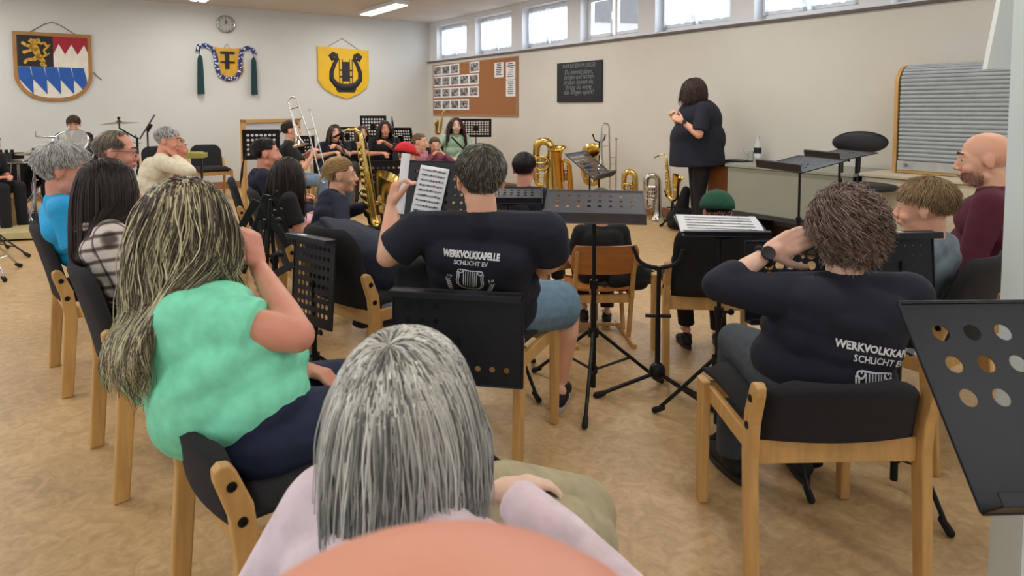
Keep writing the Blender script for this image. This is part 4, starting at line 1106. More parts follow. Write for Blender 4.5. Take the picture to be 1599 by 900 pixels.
        m_ = MB(); m_.tube([HM @ (V(q) * hs) for q in ((-.023, .086, -.0595), (-.01, .0965, -.058), (0, .098, -.0595), (.01, .0965, -.058), (.023, .086, -.0595))], [.0015, .0045 * hs, .004 * hs, .0045 * hs, .0015], 8, flat=.9); m_.build('mouth', LIP, root, inv=inv, smooth=180)
    if glasses:
        gl = MB()
        for sx in (-1, 1):
            gl.tube([HM @ (V((sx * .031 + .024 * math.cos(a), .1 - .004 * abs(math.cos(a)), .004 + .018 * math.sin(a))) * hs) for a in [2 * PI * i / 16 for i in range(16)]], .0018, 6, closed=True)
            gl.tube([HM @ (V(q) * hs) for q in ((sx * .055, .096, .01), (sx * .076, .06, .012), (sx * .081, -.005, .012), (sx * .08, -.03, -.004))], .0018, 6)
        gl.tube([HM @ (V(q) * hs) for q in ((-.008, .101, .006), (.008, .101, .006))], .0018, 6); gl.build('glasses', M_glasses, root, inv=inv, smooth=60)
    if hair:
        col_ = []
        if colliders and (hair.get('L', (0, 0))[1] > .12 or hair.get('style') == 'tie'):
            for c, rr, q in [belE, cheE] + xcol: col_.append((c, rr, V(q) + V((.016, .012, .0))))
            col_.append((N - ax * .055 * s, TS, V((SW + .04, .07 * s, .068 * s))))
        make_hair(HM, hs, hair, cols, col_, inv, root, random.Random(hairseed))
    if beard:
        b = MB(); rnd = random.Random(5); n = 0; b.col = s2l(beard)
        while n < 520:
            u = V((rnd.gauss(0, 1), rnd.gauss(0, 1), rnd.gauss(0, 1))).normalized()
            if u.y < -.15 or u.z > .1 or (abs(u.x) < .3 and u.z > -.25): continue
            n += 1; c = V((0, .024, -.05)) * hs; q = c + V((u.x * .058, u.y * .064, u.z * .054)) * hs; q2 = q + (u * .008 + V((0, 0, -.006))) * hs
            b.tube([inv @ (HM @ q), inv @ (HM @ q2)], [.0014, .0006], 3)
        b.build('beard', M_hair, root)
    return dict(root=root, HM=HM, N=N, P=P, ax=ax, tf=tf, tfs=tfs, sr=sr, f=f, r=r, inv=inv, shirt=shirt_o, A=A, Lg=Lg, body=body, TL=TL, TS=TS)

# scarf, cap etc.
def cap_hat(pp, hs, rgbmat, back=False, label='cap', name='cap'):
    """brimmed cap worn on the head of person dict pp"""
    HM, inv = pp['HM'], pp['inv']; m = MB(); nu, nv = 28, 9; vs = []; fs = []
    for j in range(nv + 1):
        b = PI / 2 * (j / nv) * 1.0 + (-.12 if j == 0 else 0)
        for i in range(nu):
            a = 2 * PI * i / nu; vs.append(inv @ (HM @ (V((.086 * math.cos(b) * math.cos(a), -.012 + .107 * math.cos(b) * math.sin(a), .04 + .085 * math.sin(b))) * hs)))
        if j:
            for i in range(nu): fs.append(((j - 1) * nu + i, (j - 1) * nu + (i + 1) % nu, j * nu + (i + 1) % nu, j * nu + i))
    m.add(vs, fs); sg = -1 if back else 1
    # brim
    pts = []; n = 12
    for i in range(n + 1):
        a = PI * i / n; pts.append((math.cos(a) * .07, sg * (.075 + .07 * math.sin(a)), .042 - .018 * math.sin(a)))
    top = [inv @ (HM @ (V(p) * hs)) for p in pts]; inner = [inv @ (HM @ (V((p[0], sg * .075, .044)) * hs)) for p in pts]
    m.add(top + inner, [(i, i + 1, n + 2 + i, n + 1 + i) for i in range(n)])
    m.ell(inv @ (HM @ (V((0, -.012, .126)) * hs)), .007 * hs, None, 8, 6)
    o = m.build(name, rgbmat, pp['root'], smooth=60); sd = o.modifiers.new('s', 'SOLIDIFY'); sd.thickness = .004
    return o

def project_print(pp, items, cpt, yawoff=0, name='back_print', mt=None):
    """items: list of (verts2D,faces) in metres, x to the viewer's right, laid on the back of the shirt around world point cpt"""
    sh = pp['shirt']; me = sh.data; bvh = BVHTree.FromPolygons([v.co.copy() for v in me.vertices], [tuple(p.vertices) for p in me.polygons])
    f = Matrix.Rotation(-R(yawoff), 3, 'Z') @ pp['tfs']; ax = pp['ax']; x = f.cross(ax).normalized(); inv = pp['inv']; r3 = inv.to_3x3()
    m = MB()
    for vs, fs in items:
        out = []
        for v in vs:
            o = cpt + x * v[0] + ax * v[1] - f * .5
            hit, nn, ix, dd = bvh.ray_cast(inv @ o, r3 @ f)
            out.append((hit - (r3 @ f) * .004) if hit is not None else inv @ (cpt + x * v[0] + ax * v[1]))
        m.add(out, fs)
    o = m.build(name, mt or M_white, None); o.parent = sh
    return o
def ribbon2d(pts, w):
    vs = []; fs = []
    for i, p in enumerate(pts):
        a = V(pts[max(i - 1, 0)]); b = V(pts[min(i + 1, len(pts) - 1)]); t = (b - a).normalized(); n = V((-t.y, t.x)) * w
        vs += [V((p[0] + n.x, p[1] + n.y)), V((p[0] - n.x, p[1] - n.y))]
        if i: fs.append((2 * i - 2, 2 * i - 1, 2 * i + 1, 2 * i))
    return vs, fs
def band_print(S=1.0, full=True):
    it = []
    def T(s_, size, x, y, k=1.0, bold=.0):
        vs, fs = text_mesh(s_, size * S, k, bold=bold); it.append(([V((v.x + x * S, v.y + y * S)) for v in vs], fs))
    T('WERKVOLKKAPELLE', .036, 0, .155, 1.0, .0012); T('SCHLICHT EV', .033, 0, .118, 1.0, .0004)
    T('19', .036, -.125, .01, 1.0); T('59' if full else '59', .036, .125, .01, 1.0)
    def sc(p): return [(x * S, y * S) for x, y in p]
    for sg in (-1, 1):
        p = []
        for i in range(22):
            a = i / 21 * 2.2 * PI; rr = .004 + .016 * i / 21; p.append((sg * (.062 - rr * math.cos(a)), .068 + rr * math.sin(a)))
        it.append(ribbon2d(sc(p), .0032 * S))
        for off in (0, .011):
            q = [(sg * (.078 - off), .06), (sg * (.076 - off), .03), (sg * (.082 - off), -.01), (sg * (.078 - off), -.045), (sg * (.055 - off * .8), -.072), (sg * .02, -.085 + off), (0, -.088 + off)]
            it.append(ribbon2d(sc(q), .003 * S))
        for i in range(6):
            y = -.03 - .018 * i; x = sg * (.135 - .004 * i)
            it.append(ribbon2d(sc([(x, y), (x + sg * .014, y + .018)]), .0035 * S)); it.append(ribbon2d(sc([(x, y), (x - sg * .014, y + .018)]), .0035 * S))
    for i in range(7): x = -.039 + .013 * i; it.append(ribbon2d(sc([(x, .07), (x, .03), (x, -.01), (x, -.06 + abs(x) * .4)]), .0024 * S))
    it.append(ribbon2d(sc([(-.06, .078), (0, .074), (.06, .078)]), .0035 * S))
    return it
# ------------------------------------------------------------------ cloth materials
NAVY = cloth('navy cotton', (20, 24, 40), .85, .2, 6); NAVY2 = cloth('dark navy hoodie fleece', (25, 30, 50), .9, .5, 8)
MINT = cloth('mint jersey', (128, 226, 188), .75, .1, 4); JEAN = cloth('dark blue denim', (26, 38, 66), .85, .5, 9); JEANL = cloth('light blue denim', (112, 136, 160), .85, .5, 10)
PINK = cloth('pale pink canvas', (222, 204, 212), .8, .2, 6); BLUE = cloth('bright turquoise jersey', (20, 158, 216), .7, .3, 6); CREAM = cloth('cream knit', (222, 212, 186), .9, .3, 10)
MAROON = cloth('maroon knit', (82, 24, 44), .9, .3, 8); GREYB = cloth('grey blue marl', (116, 130, 140), .9, .4, 9); BLK = cloth('black cotton', (22, 22, 25), .9, .35, 9)
SAGE = cloth('sage green jacket', (160, 186, 160), .8, .5, 9); ROSE = cloth('dusty rose cotton', (176, 120, 126), .85, .4, 9); PLUM = cloth('plum cotton', (124, 62, 82), .85, .4, 9)
REDC = cloth('red cotton', (206, 34, 44), .8, .4, 9); GREENC = cloth('dark green felt', (26, 78, 58), .9, .4, 12); PKT = cloth('pale pink cotton trousers', (226, 184, 190), .85, .4, 9); SLATE = cloth('slate grey trousers', (76, 84, 92), .85, .4, 9)
KHAKI = cloth('khaki bag canvas', (166, 156, 124), .8, .6, 9); PLAID = plaid_mat()
GREYR = cloth('grey trousers', (96, 92, 92), .85, .4, 9)

# ------------------------------------------------------------------ chairs
chair(-.57, 1.73, 50, 'beech chair with black pad under the woman in mint', top=.60)
chair(-1.32, 2.58, 50, 'beech chair with black pad under the woman in the checked shirt')
chair(-2.06, 3.42, 50, 'beech chair with black pad under the woman in bright blue')
chair(-2.35, 4.2, 60, 'beech chair under the balding man with spectacles')
chair(-.12, 2.73, 22, 'beech chair in the middle under the man in denim shorts', top=.60)
chair(.91, 2.06, -2, 'beech chair in front of the big tilted stand under the curly haired player', top=.60)
chair(1.03, 3.5, 4, 'beech chair under the child in the green cap')
chair(-.12, .86, 30, 'beech chair under the grey haired woman in pink')
chair(-.03, .24, 0, 'beech chair under the bald spectator at the lens')
chair(1.62, 2.75, -35, 'beech chair under the fair haired boy in grey')
chair(2.25, 3.12, -50, 'beech chair beside the white pillar under the man in maroon')
chair(-1.12, 4.02, 62, 'beech chair draped with a navy jacket under the blond saxophone girl')
chair(-.68, 3.35, 40, 'empty dark beech chair between the two music stands')
chair(-1.52, 4.75, 62, 'beech chair under the girl with long loose dark hair')
chair(-1.95, 5.45, 66, 'beech chair under the dark ponytail girl in navy')
chair(.22, 4.3, 55, 'beech chair under the dark haired boy in front of the tuba')
chair(*rm(4.95, 1.25).xy, 140, 'empty beech chair by the crest wall nearer the cream sweater', 'empty chairs by the crest wall')
chair(*rm(4.3, 1.2).xy, 142, 'empty beech chair by the crest wall behind the wooden frame', 'empty chairs by the crest wall')
for i, (px, d_, yw, lb) in enumerate(((452, 7.9, 75, 'trombone player'), (519, 8.9, 160, 'clarinet girl looking at the room'), (563, 9.7, 165, 'clarinet girl with fair brown hair'), (601, 9.2, 165, 'clarinet girl in the black shirt'),
        (708, 10.2, 170, 'woman in sage green'), (655, 9.0, 120, 'fair haired child in rose'), (680, 9.3, 150, 'child in plum'), (640, 6.6, 60, 'child in the red cap'), (250, 5.5, 60, 'person in cream'), (112, 8.9, 175, 'boy at the drums'))):
    p = at(px, 300, d_); chair(p.x, p.y, yw, 'dark padded beech chair under the ' + lb)
# small wooden child chair on sled runners
def sled_chair(x, y, yawd, label):
    t = thing('child_chair', label, 'chair', (x, y, 0), -R(yawd))
    def bk(u, v):
        hw = .19 * (1 - .25 * max(0, abs(v - .5) * 2 - .6)); return V((u * hw, -.19 - .05 * v - .035 * (1 - u * u), .42 + .17 * v)), V((u * .3, .95, 0)).normalized()
    grid_pad(14, 8, bk, lambda u, v: .006).build('backrest', M_ply, t, smooth=60)
    def st(u, v): return V((u * .18, -.17 + .34 * v, .315 + .015 * (abs(u) ** 2) - .012 * v)), V((0, 0, 1))
    grid_pad(10, 10, st, lambda u, v: .007).build('seat', M_ply, t, smooth=60)
    for sx in (-1, 1):
        x_ = sx * .165
        MB().beam((x_, -.235, .56), (x_, -.1, .02), .022, .035, (1, 0, 0)).build('leg', M_beech, t, bevel=.005)
        MB().beam((x_, .13, .31), (x_, .03, .02), .022, .035, (1, 0, 0)).build('leg', M_beech, t, bevel=.005)
        MB().beam((x_, -.25, .012), (x_, .2, .012), .024, .024, (1, 0, 0)).build('runner', M_beech, t, bevel=.005)
        MB().beam((x_, -.19, .29), (x_, .15, .29), .022, .035, (1, 0, 0)).build('side_rail', M_beech, t, bevel=.004)
    MB().box((0, -.14, .26), (.33, .02, .05)).build('rear_rail', M_beech, t, bevel=.004)
    MB().box((0, .1, .03), (.33, .024, .02)).build('floor_rail', M_beech, t, bevel=.004)
sled_chair(.51, 3.95, -4, 'small orange plywood child chair on wooden runners')

# ------------------------------------------------------------------ people near the camera
STR = dict(style='down', L=(.2, .42), wave=.0)
def mint_extra(S, B, q):
    P, ax, tf, TR, TL, f, r = q['P'], q['ax'], q['tf'], q['TR'], q['TL'], q['f'], q['r']
    S.ell(P + ax * TL * .5 - f * .05 - r * .085, (.19, .15, .15), TR, 24, 16); S.ell(P + ax * TL * .2 - f * .0 - r * .03, (.24, .2, .15), TR, 24, 16)
    return [(P + ax * TL * .5 - f * .05 - r * .085, TR, V((.19, .15, .15))), (P + ax * TL * .2 - r * .03, TR, V((.24, .2, .15)))]
mint = person('person with long streaked wavy hair in mint shirt, hand raised to the face', at(296, 352, 1.78), 52, (-.68, 1.69), 46, MINT, JEAN,
    hair=dict(style='down', n=4600, L=(.26, .43), wave=.017, freq=26, r=.0019, lift=.2, vol=1.05, off=1.05, mess=.1, seg=16, part=.1, whorl=(.1, -.1, .98)),
    cols=[((44, 36, 32), (112, 102, 82), 2.8), ((172, 160, 126), (208, 202, 168), 1.0), ((74, 64, 54), (186, 178, 140), 2), ((200, 188, 144), (228, 222, 188), .5)],
    hp=8, s=.97, hs=1.0, g=1.36, belly=1.4, vox=.006, sleeve_t=.56, sk=SK2, neckz=.18, sw=.165, extra=mint_extra, ssm=26,
    armR=dict(e=at(464, 524, 1.62), w=at(402, 414, 1.84), d=V((-.28, .12, .95)), pn=V((-.8, .35, -.15)), curl=.75, r=1.0, hs=.98, thumb=(.2, .9, .6)), armL=dict(e=(-.3, .1, .62), w=(-.1, .2, .6)), hairseed=3)
plaid = person('person with straight dark brown hair in a brown and white checked shirt', at(172, 296, 2.52), 62, (-1.38, 2.52), 52, PLAID, BLK,
    hair=dict(style='down', n=2600, L=(.28, .38), r=.0017, lift=.06, vol=1.03, off=1.05, seg=14, part=.0), cols=[((52, 42, 38), (66, 54, 48), 3), ((38, 30, 27), (54, 44, 39), 2)],
    hp=6, s=.93, g=1.12, sleeve='long', vox=.007, hairseed=5, sk=SK2)
blue = person('person with short wavy grey hair in a bright blue shirt', at(100, 266, 3.15), 62, (-2.1, 3.38), 52, BLUE, BLK,
    hair=dict(style='short', n=2800, L=(.028, .045), r=.0017, lift=.12, vol=1.13, off=1.02, mess=.22, nape=-.75, wave=.003, freq=120), cols=GREY, s=.9, hs=1.02, g=1.05, hp=6, sk=SK2, hairseed=6)
glasses_m = person('balding person with grey hair and thin spectacles behind the bright blue shirt', at(182, 240, 3.75), 70, (-2.42, 4.2), 60, cloth('grey shirt', (120, 122, 126)), BLK,
    hair=dict(style='short', n=1600, L=(.02, .035), r=.0018, lift=.15, front=.93, nape=-.7, whorl=(0, .2, .98)), cols=[((122, 108, 92), (150, 136, 118), 2), ((100, 90, 78), (120, 110, 96), 1)], s=.97, hs=1.04, glasses=True, hp=4, hr=-4, sk=SK2, hairseed=7)
grey = person('person with a chin length silver grey bob in a pale pink jacket', at(634, 672, .80), 8, (-.09, .76), 30, PINK, JEANL,
    hair=dict(style='down', n=5200, L=(.145, .195), r=.0013, lift=.1, vol=1.04, off=1.04, mess=.16, seg=12, grav=.3, whorl=(-.1, -.5, .85), wave=.0025, freq=50, front=.3),
    cols=[((186, 186, 176), (150, 152, 148), 2), ((206, 206, 196), (176, 178, 172), 2), ((116, 118, 114), (88, 90, 90), 1.6), ((224, 224, 216), (200, 200, 194), .8)],
    s=.86, hs=.98, g=1.3, colliders=False, sleeve='long', vox=.005, twist=4, sw=.15, Nw=(-.10, .72, .885), hp=12, shirtname='jacket', hairseed=8, sk=SK3,
    armR=dict(e=V((.17, .86, .66)), w=at(790, 764, 1.06), d=V((.8, .5, -.1)), pn=V((0, -.2, -1)), curl=.3, hs=.72), armL=dict(e=V((-.38, .78, .6)), w=V((-.16, 1.08, .66)), curl=.3, hs=.85))
bald = person('bald pink head of a spectator at the very bottom of the view', V((-.012, .205, 1.078)), 78, (-.03, .16), 0, cloth('grey blue shirt', (110, 120, 134)), JEAN, s=.92, hs=1.12, fat=1.1, vox=.005, sk=skin('pink bald skin', (228, 158, 134)), face=True, hp=4,
    armL=dict(e=(-.26, .1, .62), w=(-.12, .26, .56)), armR=dict(e=(.26, .1, .62), w=(.12, .26, .56)))
man = person('grey haired person in a navy printed band shirt and denim shorts holding a rolled sheet', at(750, 282, 2.42), -14, (-.13, 2.68), 2, NAVY, cloth('washed denim', (104, 134, 156), .85, .5, 14),
    hair=dict(style='short', n=4200, L=(.02, .036), r=.0013, lift=.22, vol=1.06, off=1.02, mess=.14, nape=-.72, front=.35, grav=.12), cols=[((74, 72, 66), (98, 94, 86), 3), ((122, 118, 108), (144, 140, 130), 1.3), ((52, 50, 46), (70, 68, 62), 2)],
    legs='short', s=1.06, hs=1.05, g=1.28, belly=1.2, sleeve_t=.78, vox=.006, glasses=True, sk=SK1, hairseed=9, sw=.235,
    armL=dict(e=at(606, 400, 2.44), w=at(612, 322, 2.6), d=V((.12, .1, 1)), pn=V((.9, .3, 0)), curl=.85, hs=1.0, r=.95), armR=dict(e=at(858, 408, 2.5), w=at(800, 440, 2.85), curl=.4),
    kneeR=at(888, 476, 2.93), ankR=at(874, 596, 2.98), kneeL=at(700, 470, 3.1), ankL=at(690, 560, 3.15), shoes=(M_shoeb, M_sole))
project_print(man, band_print(.60), at(738, 412, 2.42), 0)
curly = person('person with short brown curls and a black watch in a navy printed band shirt', at(1320, 366, 2.02), 8, (.94, 2.0), 0, NAVY, cloth('dark grey trousers', (62, 70, 78)),
    hair=dict(style='curly', n=3400, L=(.06, .12), r=.0018, lift=.5, vol=1.16, off=1.08, mess=.4, nape=-.85, front=.3, turn=.8, grav=.2, seg=12), cols=[((100, 80, 68), (136, 114, 102), 3), ((128, 106, 94), (164, 142, 130), 2), ((70, 54, 46), (98, 80, 70), 2)],
    s=.98, hs=1.02, g=1.28, belly=1.1, vox=.006, hr=8, sk=SK3, hairseed=10, sw=.2, hp=10,
    sleeve='mid', armL=dict(e=at(1122, 446, 2.0), w=at(1200, 396, 2.06), d=V((.9, .05, .42)), pn=V((.25, .9, -.3)), curl=.28, hs=1.05, r=.9, spread=.1), armR=dict(e=(.32, .1, .72), w=(.16, .35, .62)))
project_print(curly, band_print(.82), at(1348, 606, 1.9), -6)
# cuff of the black undershirt, wristwatches
def watch(pp, sd, k=.1, name='wristwatch', rr=.031):
    sh_, e, w, hd, pn, arm = pp['A'][sd]; d_ = (w - e).normalized(); c = w - d_ * k * .2; m = MB(); inv = pp['inv']
    fr = frame(d_, -arm.get('pn', V((0, 1, 0))) if isinstance(arm.get('pn'), Vector) else (0, -1, 0))
    m.tube([inv @ (c + fr @ V((math.cos(a) * rr, math.sin(a) * rr, 0))) for a in [2 * PI * i / 18 for i in range(18)]], .007, 8, closed=True)
    o = m.build(name, M_rubber, pp['root'], smooth=60)
    q = c + fr @ V((rr + .005, 0, 0)); MB().lathe([(.02, -.006), (.022, 0), (.021, .006), (0, .007)], 20, TM(inv @ q, (inv.to_3x3() @ frame(fr.col[0])))).build('watch_face', M_black, o, smooth=50)
watch(curly, -1); 
green = person('small child in a dark green baseball cap with the back to the room', at(1119, 334, 3.38), 0, (1.03, 3.47), 4, BLK, BLK, hair=dict(style='short', n=700, L=(.015, .03), r=.0018, lift=.1, nape=-.75), cols=DARK, s=.74, hs=.88, g=1.1, hp=5, sk=SK2,
    ankL=at(1072, 505, 3.75), ankR=at(1122, 512, 3.75))
cap_hat(green, .99, GREENC)
fair = person('fair haired boy in a grey blue sweatshirt seen from behind', at(1444, 326, 2.58), -48, (1.6, 2.72), -38, GREYB, JEAN, hair=dict(style='short', n=3200, L=(.022, .042), r=.0015, lift=.2, vol=1.08, off=1.02, mess=.2, nape=-.5, front=.3), cols=[((148, 120, 88), (176, 150, 112), 2), ((120, 96, 70), (150, 124, 90), 2)],
    s=.84, hs=.97, sleeve='long', vox=.007, sk=SK1, hp=4, hairseed=12)
maroon = person('bald bearded person in a maroon sweater looking toward the conductor', at(1537, 250, 3.08), -62, (2.22, 3.12), -52, MAROON, BLK, s=1.04, hs=1.08, g=1.15, sleeve='long', vox=.007, sk=SK1, hp=6, beard=(124, 92, 76),
    hair=dict(style='short', n=500, L=(.004, .007), r=.0012, lift=.5, front=.9, nape=-.6, vol=.96, off=.98, whorl=(0, .3, .95)))
for ch in list(maroon['root'].children):
    if ch.name.startswith('hair'): bpy.data.objects.remove(ch)
# ------------------------------------------------------------------ players in the middle
saxg = person('blond girl with a ponytail in a navy hoodie playing the saxophone', at(532, 274, 4.3), 78, (-1.15, 4.05), 62, NAVY2, JEANL, hair=dict(style='tie', tie=(0, -.12, .0), n=1500, L=(.22, .28), r=.0026, front=.42, nape=-.75), cols=BLOND,
    s=.84, hs=.98, sleeve='long', hood=True, sk=SK1, armR=dict(e=(.2, .08, .62), w=(.1, .3, .6), curl=.5, hs=.8), armL=dict(e=(-.2, .12, .66), w=(-.04, .3, .74), curl=.5, hs=.8), hairseed=14, hp=2)
longg = person('girl with very long loose dark hair in a black shirt and pink trousers', at(452, 272, 4.7), 68, (-1.58, 4.72), 62, BLK, PKT, hair=dict(style='down', n=1900, L=(.36, .48), r=.002, lift=.06, seg=14, vol=1.04, off=1.05), cols=[((46, 36, 32), (60, 48, 42), 1)], s=.86, hs=.96, hairseed=15, sk=SK2)
pony = person('girl with a dark ponytail in a navy hoodie beside the folded stands', at(416, 240, 5.35), 72, (-2.0, 5.42), 66, NAVY2, JEAN, hair=dict(style='tie', tie=(0, -.12, .03), n=1200, L=(.22, .3), r=.002, front=.45, nape=-.75), cols=DARK, s=.92, hs=1.02, sleeve='long', hood=True, sk=SK2, hairseed=16)
boyd = person('dark haired boy in a navy shirt seen from behind before the tuba', at(819, 265, 4.4), 14, (.12, 4.33), 30, NAVY, BLK, hair=dict(style='short', n=2200, L=(.015, .03), r=.0016, lift=.12, nape=-.6, off=1.02, vol=1.04), cols=[((34, 28, 28), (50, 42, 40), 1)], s=.84, hs=.93, sk=SK2, hairseed=17,
    kneeR=at(868, 372, 4.62), ankR=at(872, 432, 4.62), pz=.53)
small = person('small child in a black shirt sitting on the plywood child chair', at(938, 322, 3.98), 0, (.53, 3.95), -4, BLK, BLK, hair=dict(style='short', n=1400, L=(.02, .035), r=.0018, lift=.15), cols=[((110, 98, 84), (134, 120, 104), 1)], s=.7, hs=.9, seat=.32, sk=SK1, hairseed=18, g=1.15,
    ankL=at(912, 470, 4.2), ankR=at(948, 478, 4.15))
cream = person('short grey haired person in a cream sweater resting chin on one hand', at(262, 220, 5.5), 80, (-2.98, 5.35), 62, CREAM, SLATE, hair=dict(style='short', n=1500, L=(.02, .035), r=.002, lift=.15, nape=-.65), cols=GREY, s=.95, sleeve='long', g=1.1, sk=SK2, hairseed=19, hp=8,
    armR=dict(e=at(296, 268, 5.25), w=at(272, 246, 5.5), d=V((-.1, .1, 1)), pn=V((-1, 0, 0)), curl=.8, hs=.9), armL=dict(e=(-.2, .2, .68), w=(-.02, .4, .62)))
kidr = person('child in a red shirt half hidden behind the cream sweater', at(275, 232, 6.0), 60, (-3.05, 6.1), 60, REDC, BLK, hair=dict(style='short', n=300, L=(.02, .03), r=.003, nape=-.6), cols=BLOND, s=.8, hs=.9, sk=SK2, face=True)
# ------------------------------------------------------------------ far players
tromb = person('girl with tied back brown hair playing the trombone', at(455, 204, 7.8), 78, (at(450, 300, 7.8).x, 7.8), 70, BLK, JEANL, hair=dict(style='tie', tie=(0, -.12, .0), n=500, L=(.2, .28), r=.004, front=.42, nape=-.75), cols=BROWN, s=.95, hs=.98, vox=.008, sk=SK1, hairseed=20,
    armR=dict(e=at(476, 262, 7.55), w=at(487, 243, 7.6), curl=.8), armL=dict(e=at(468, 250, 8.0), w=at(486, 236, 7.8), curl=.8))
cl1 = person('girl with long dark hair and a navy polo shirt holding a clarinet down', at(523, 208, 8.9), 150, (at(518, 300, 8.9).x, 8.9), 150, NAVY, SLATE, hair=dict(style='down', n=500, L=(.22, .3), r=.005, lift=.15, seg=10, front=.5), cols=BROWN, s=.95, vox=.008, sk=SK1, hairseed=21,
    armR=dict(e=(.22, .05, .72), w=(.06, .26, .78), curl=.7), armL=dict(e=(-.22, .05, .74), w=(-.02, .24, .86), curl=.7))
cl2 = person('girl with brown hair in black, second clarinet from the wooden frame', at(566, 208, 9.7), 155, (at(563, 300, 9.7).x, 9.7), 160, BLK, GREYR, hair=dict(style='down', n=450, L=(.22, .3), r=.005, lift=.12, seg=10, front=.5), cols=[((84, 62, 50), (104, 80, 64), 1)], s=.93, vox=.009, sk=SK1, hairseed=22,
    armR=dict(e=(.22, .05, .72), w=(.04, .28, .74), curl=.7), armL=dict(e=(-.22, .05, .74), w=(-.02, .26, .86), curl=.7))
cl3 = person('girl with very dark long hair playing an upright clarinet in a black shirt', at(601, 202, 9.2), 160, (at(598, 300, 9.2).x, 9.2), 165, BLK, SLATE, hair=dict(style='down', n=450, L=(.25, .36), r=.005, lift=.12, seg=10, front=.5), cols=DARK, s=.97, vox=.008, sk=SK2, hairseed=23,
    armR=dict(e=(.22, .05, .74), w=(.04, .28, .76), curl=.7), armL=dict(e=(-.22, .05, .76), w=(-.02, .26, .9), curl=.7))
sage = person('woman with long dark red hair in a sage green jacket with a saxophone strap', at(712, 197, 10.2), 168, (at(708, 300, 10.2).x, 10.2), 165, SAGE, BLK, hair=dict(style='down', n=600, L=(.3, .42), r=.005, lift=.12, seg=10, front=.55), cols=[((58, 34, 32), (74, 46, 42), 1)], s=1.0, hs=1.08, sleeve='long', vox=.008, sk=SK3, hairseed=24, shirtname='jacket',
    armR=dict(e=(.26, .05, .78), w=(.22, .3, .62), curl=.4), armL=dict(e=(-.26, .05, .76), w=(.02, .32, .62), curl=.4))
st_ = MB(); st_.tube([sage['inv'] @ q for q in (at(705, 214, 10.02), at(713, 222, 10.02), at(724, 233, 10.0))], .014, 6, flat=.3); st_.build('neck_strap', M_rubber, sage['root'], smooth=60)
kid1 = person('fair haired child in rose beside the red cap', at(656, 222, 8.9), 110, (at(655, 300, 8.9).x, 8.9), 120, ROSE, SLATE, hair=dict(style='tie', tie=(0, -.12, .03), n=350, L=(.12, .16), r=.004, front=.42, nape=-.75), cols=[((128, 106, 80), (156, 132, 100), 1)], s=.82, hs=.98, sleeve='long', vox=.008, sk=SK1)
kid2 = person('child with brown hair in a plum top leaning on the hands', at(679, 228, 9.2), 165, (at(680, 300, 9.2).x, 9.2), 160, PLUM, BLK, hair=dict(style='tie', tie=(0, -.12, .03), n=350, L=(.12, .16), r=.004, front=.5, nape=-.75), cols=[((104, 74, 54), (130, 96, 70), 1)], s=.78, hs=.98, sleeve='long', vox=.008, sk=SK1, hp=10,
    armR=dict(e=(.2, .25, .62), w=(.07, .2, .74), curl=.8), armL=dict(e=(-.2, .25, .62), w=(-.07, .2, .74), curl=.8))
redk = person('child wearing a bright red cap turned away behind the white sheet', at(634, 244, 6.6), 40, (at(640, 300, 6.6).x, 6.6), 60, ROSE, BLK, hair=dict(style='short', n=250, L=(.02, .03), r=.004), cols=BROWN, s=.78, hs=.98, vox=.008, sk=SK1, hp=12)
cap_hat(redk, 1.12, REDC)
drumb = person('brown haired boy playing behind the drums', at(115, 195, 8.6), 150, (at(112, 300, 8.7).x, 8.75), 170, BLK, BLK, hair=dict(style='short', n=900, L=(.02, .04), r=.0025, lift=.1, front=.3, nape=-.6), cols=[((74, 54, 42), (94, 70, 54), 1)], s=.98, vox=.008, sk=SK1, hp=20)
edge = person('person at the edge of the room beyond the drum kit', at(-14, 224, 7.2), 90, (at(-34, 300, 7.2).x, 7.2), 90, BLK, BLK, hair=dict(style='short', n=300, L=(.03, .05), r=.004), cols=BROWN, s=.9, vox=.009, sk=SK2)
p = at(-34, 300, 7.2); chair(p.x, p.y, 90, 'beech chair at the edge of the room under the person beyond the drums')
def cond_extra(S, B, q):
    P, ax, tf, TR, TL = q['P'], q['ax'], q['tf'], q['TR'], q['TL']
    S.ell(P + V((0, 0, .1)) + tf * .03, (.26, .29, .26), TR, 24, 16); S.ell(P + V((0, 0, .3)) + tf * .02, (.23, .24, .24), TR, 24, 16)
    pts = [P + V((0, 0, z)) + tf * k for z, k in ((.2, .03), (.05, .04), (-.08, .035), (-.17, .03))]
    S.tube(pts, [.24, .275, .285, .29], 24, xref=q['r'])
    B.ell(P + V((0, 0, .1)) + tf * .02, (.22, .25, .22), TR, 20, 12)
cond = person('standing conductor with brown hair, glasses and a long dark navy shirt, head bowed', at(1083, 144, 7.05), -82, (at(1094, 200, 7.08).x, 7.08), -86, NAVY, cloth('black trousers', (20, 21, 28)),
    hair=dict(style='down', n=1500, L=(.13, .2), r=.0028, lift=.12, vol=1.14, off=1.06, seg=10, front=.45, mess=.16, wave=.012, freq=40), cols=[((58, 40, 38), (78, 56, 52), 2), ((44, 30, 30), (62, 44, 42), 1)], s=1.0, hs=1.05, g=1.35, belly=1.3, standing=True, pz=.93, hp=28, sleeve_t=.9, vox=.007, sk=SK1, glasses=True, hairseed=30,
    extra=cond_extra, armL=dict(e=at(1091, 210, 6.76), w=at(1066, 190, 6.84), d=V((-.85, .2, .5)), pn=V((0, 1, -.2)), curl=.7), armR=dict(e=at(1068, 212, 7.3), w=at(1054, 186, 7.06), d=V((-.5, -.2, .8)), pn=V((0, -1, 0)), curl=.8), sw=.2)
watch(cond, -1)
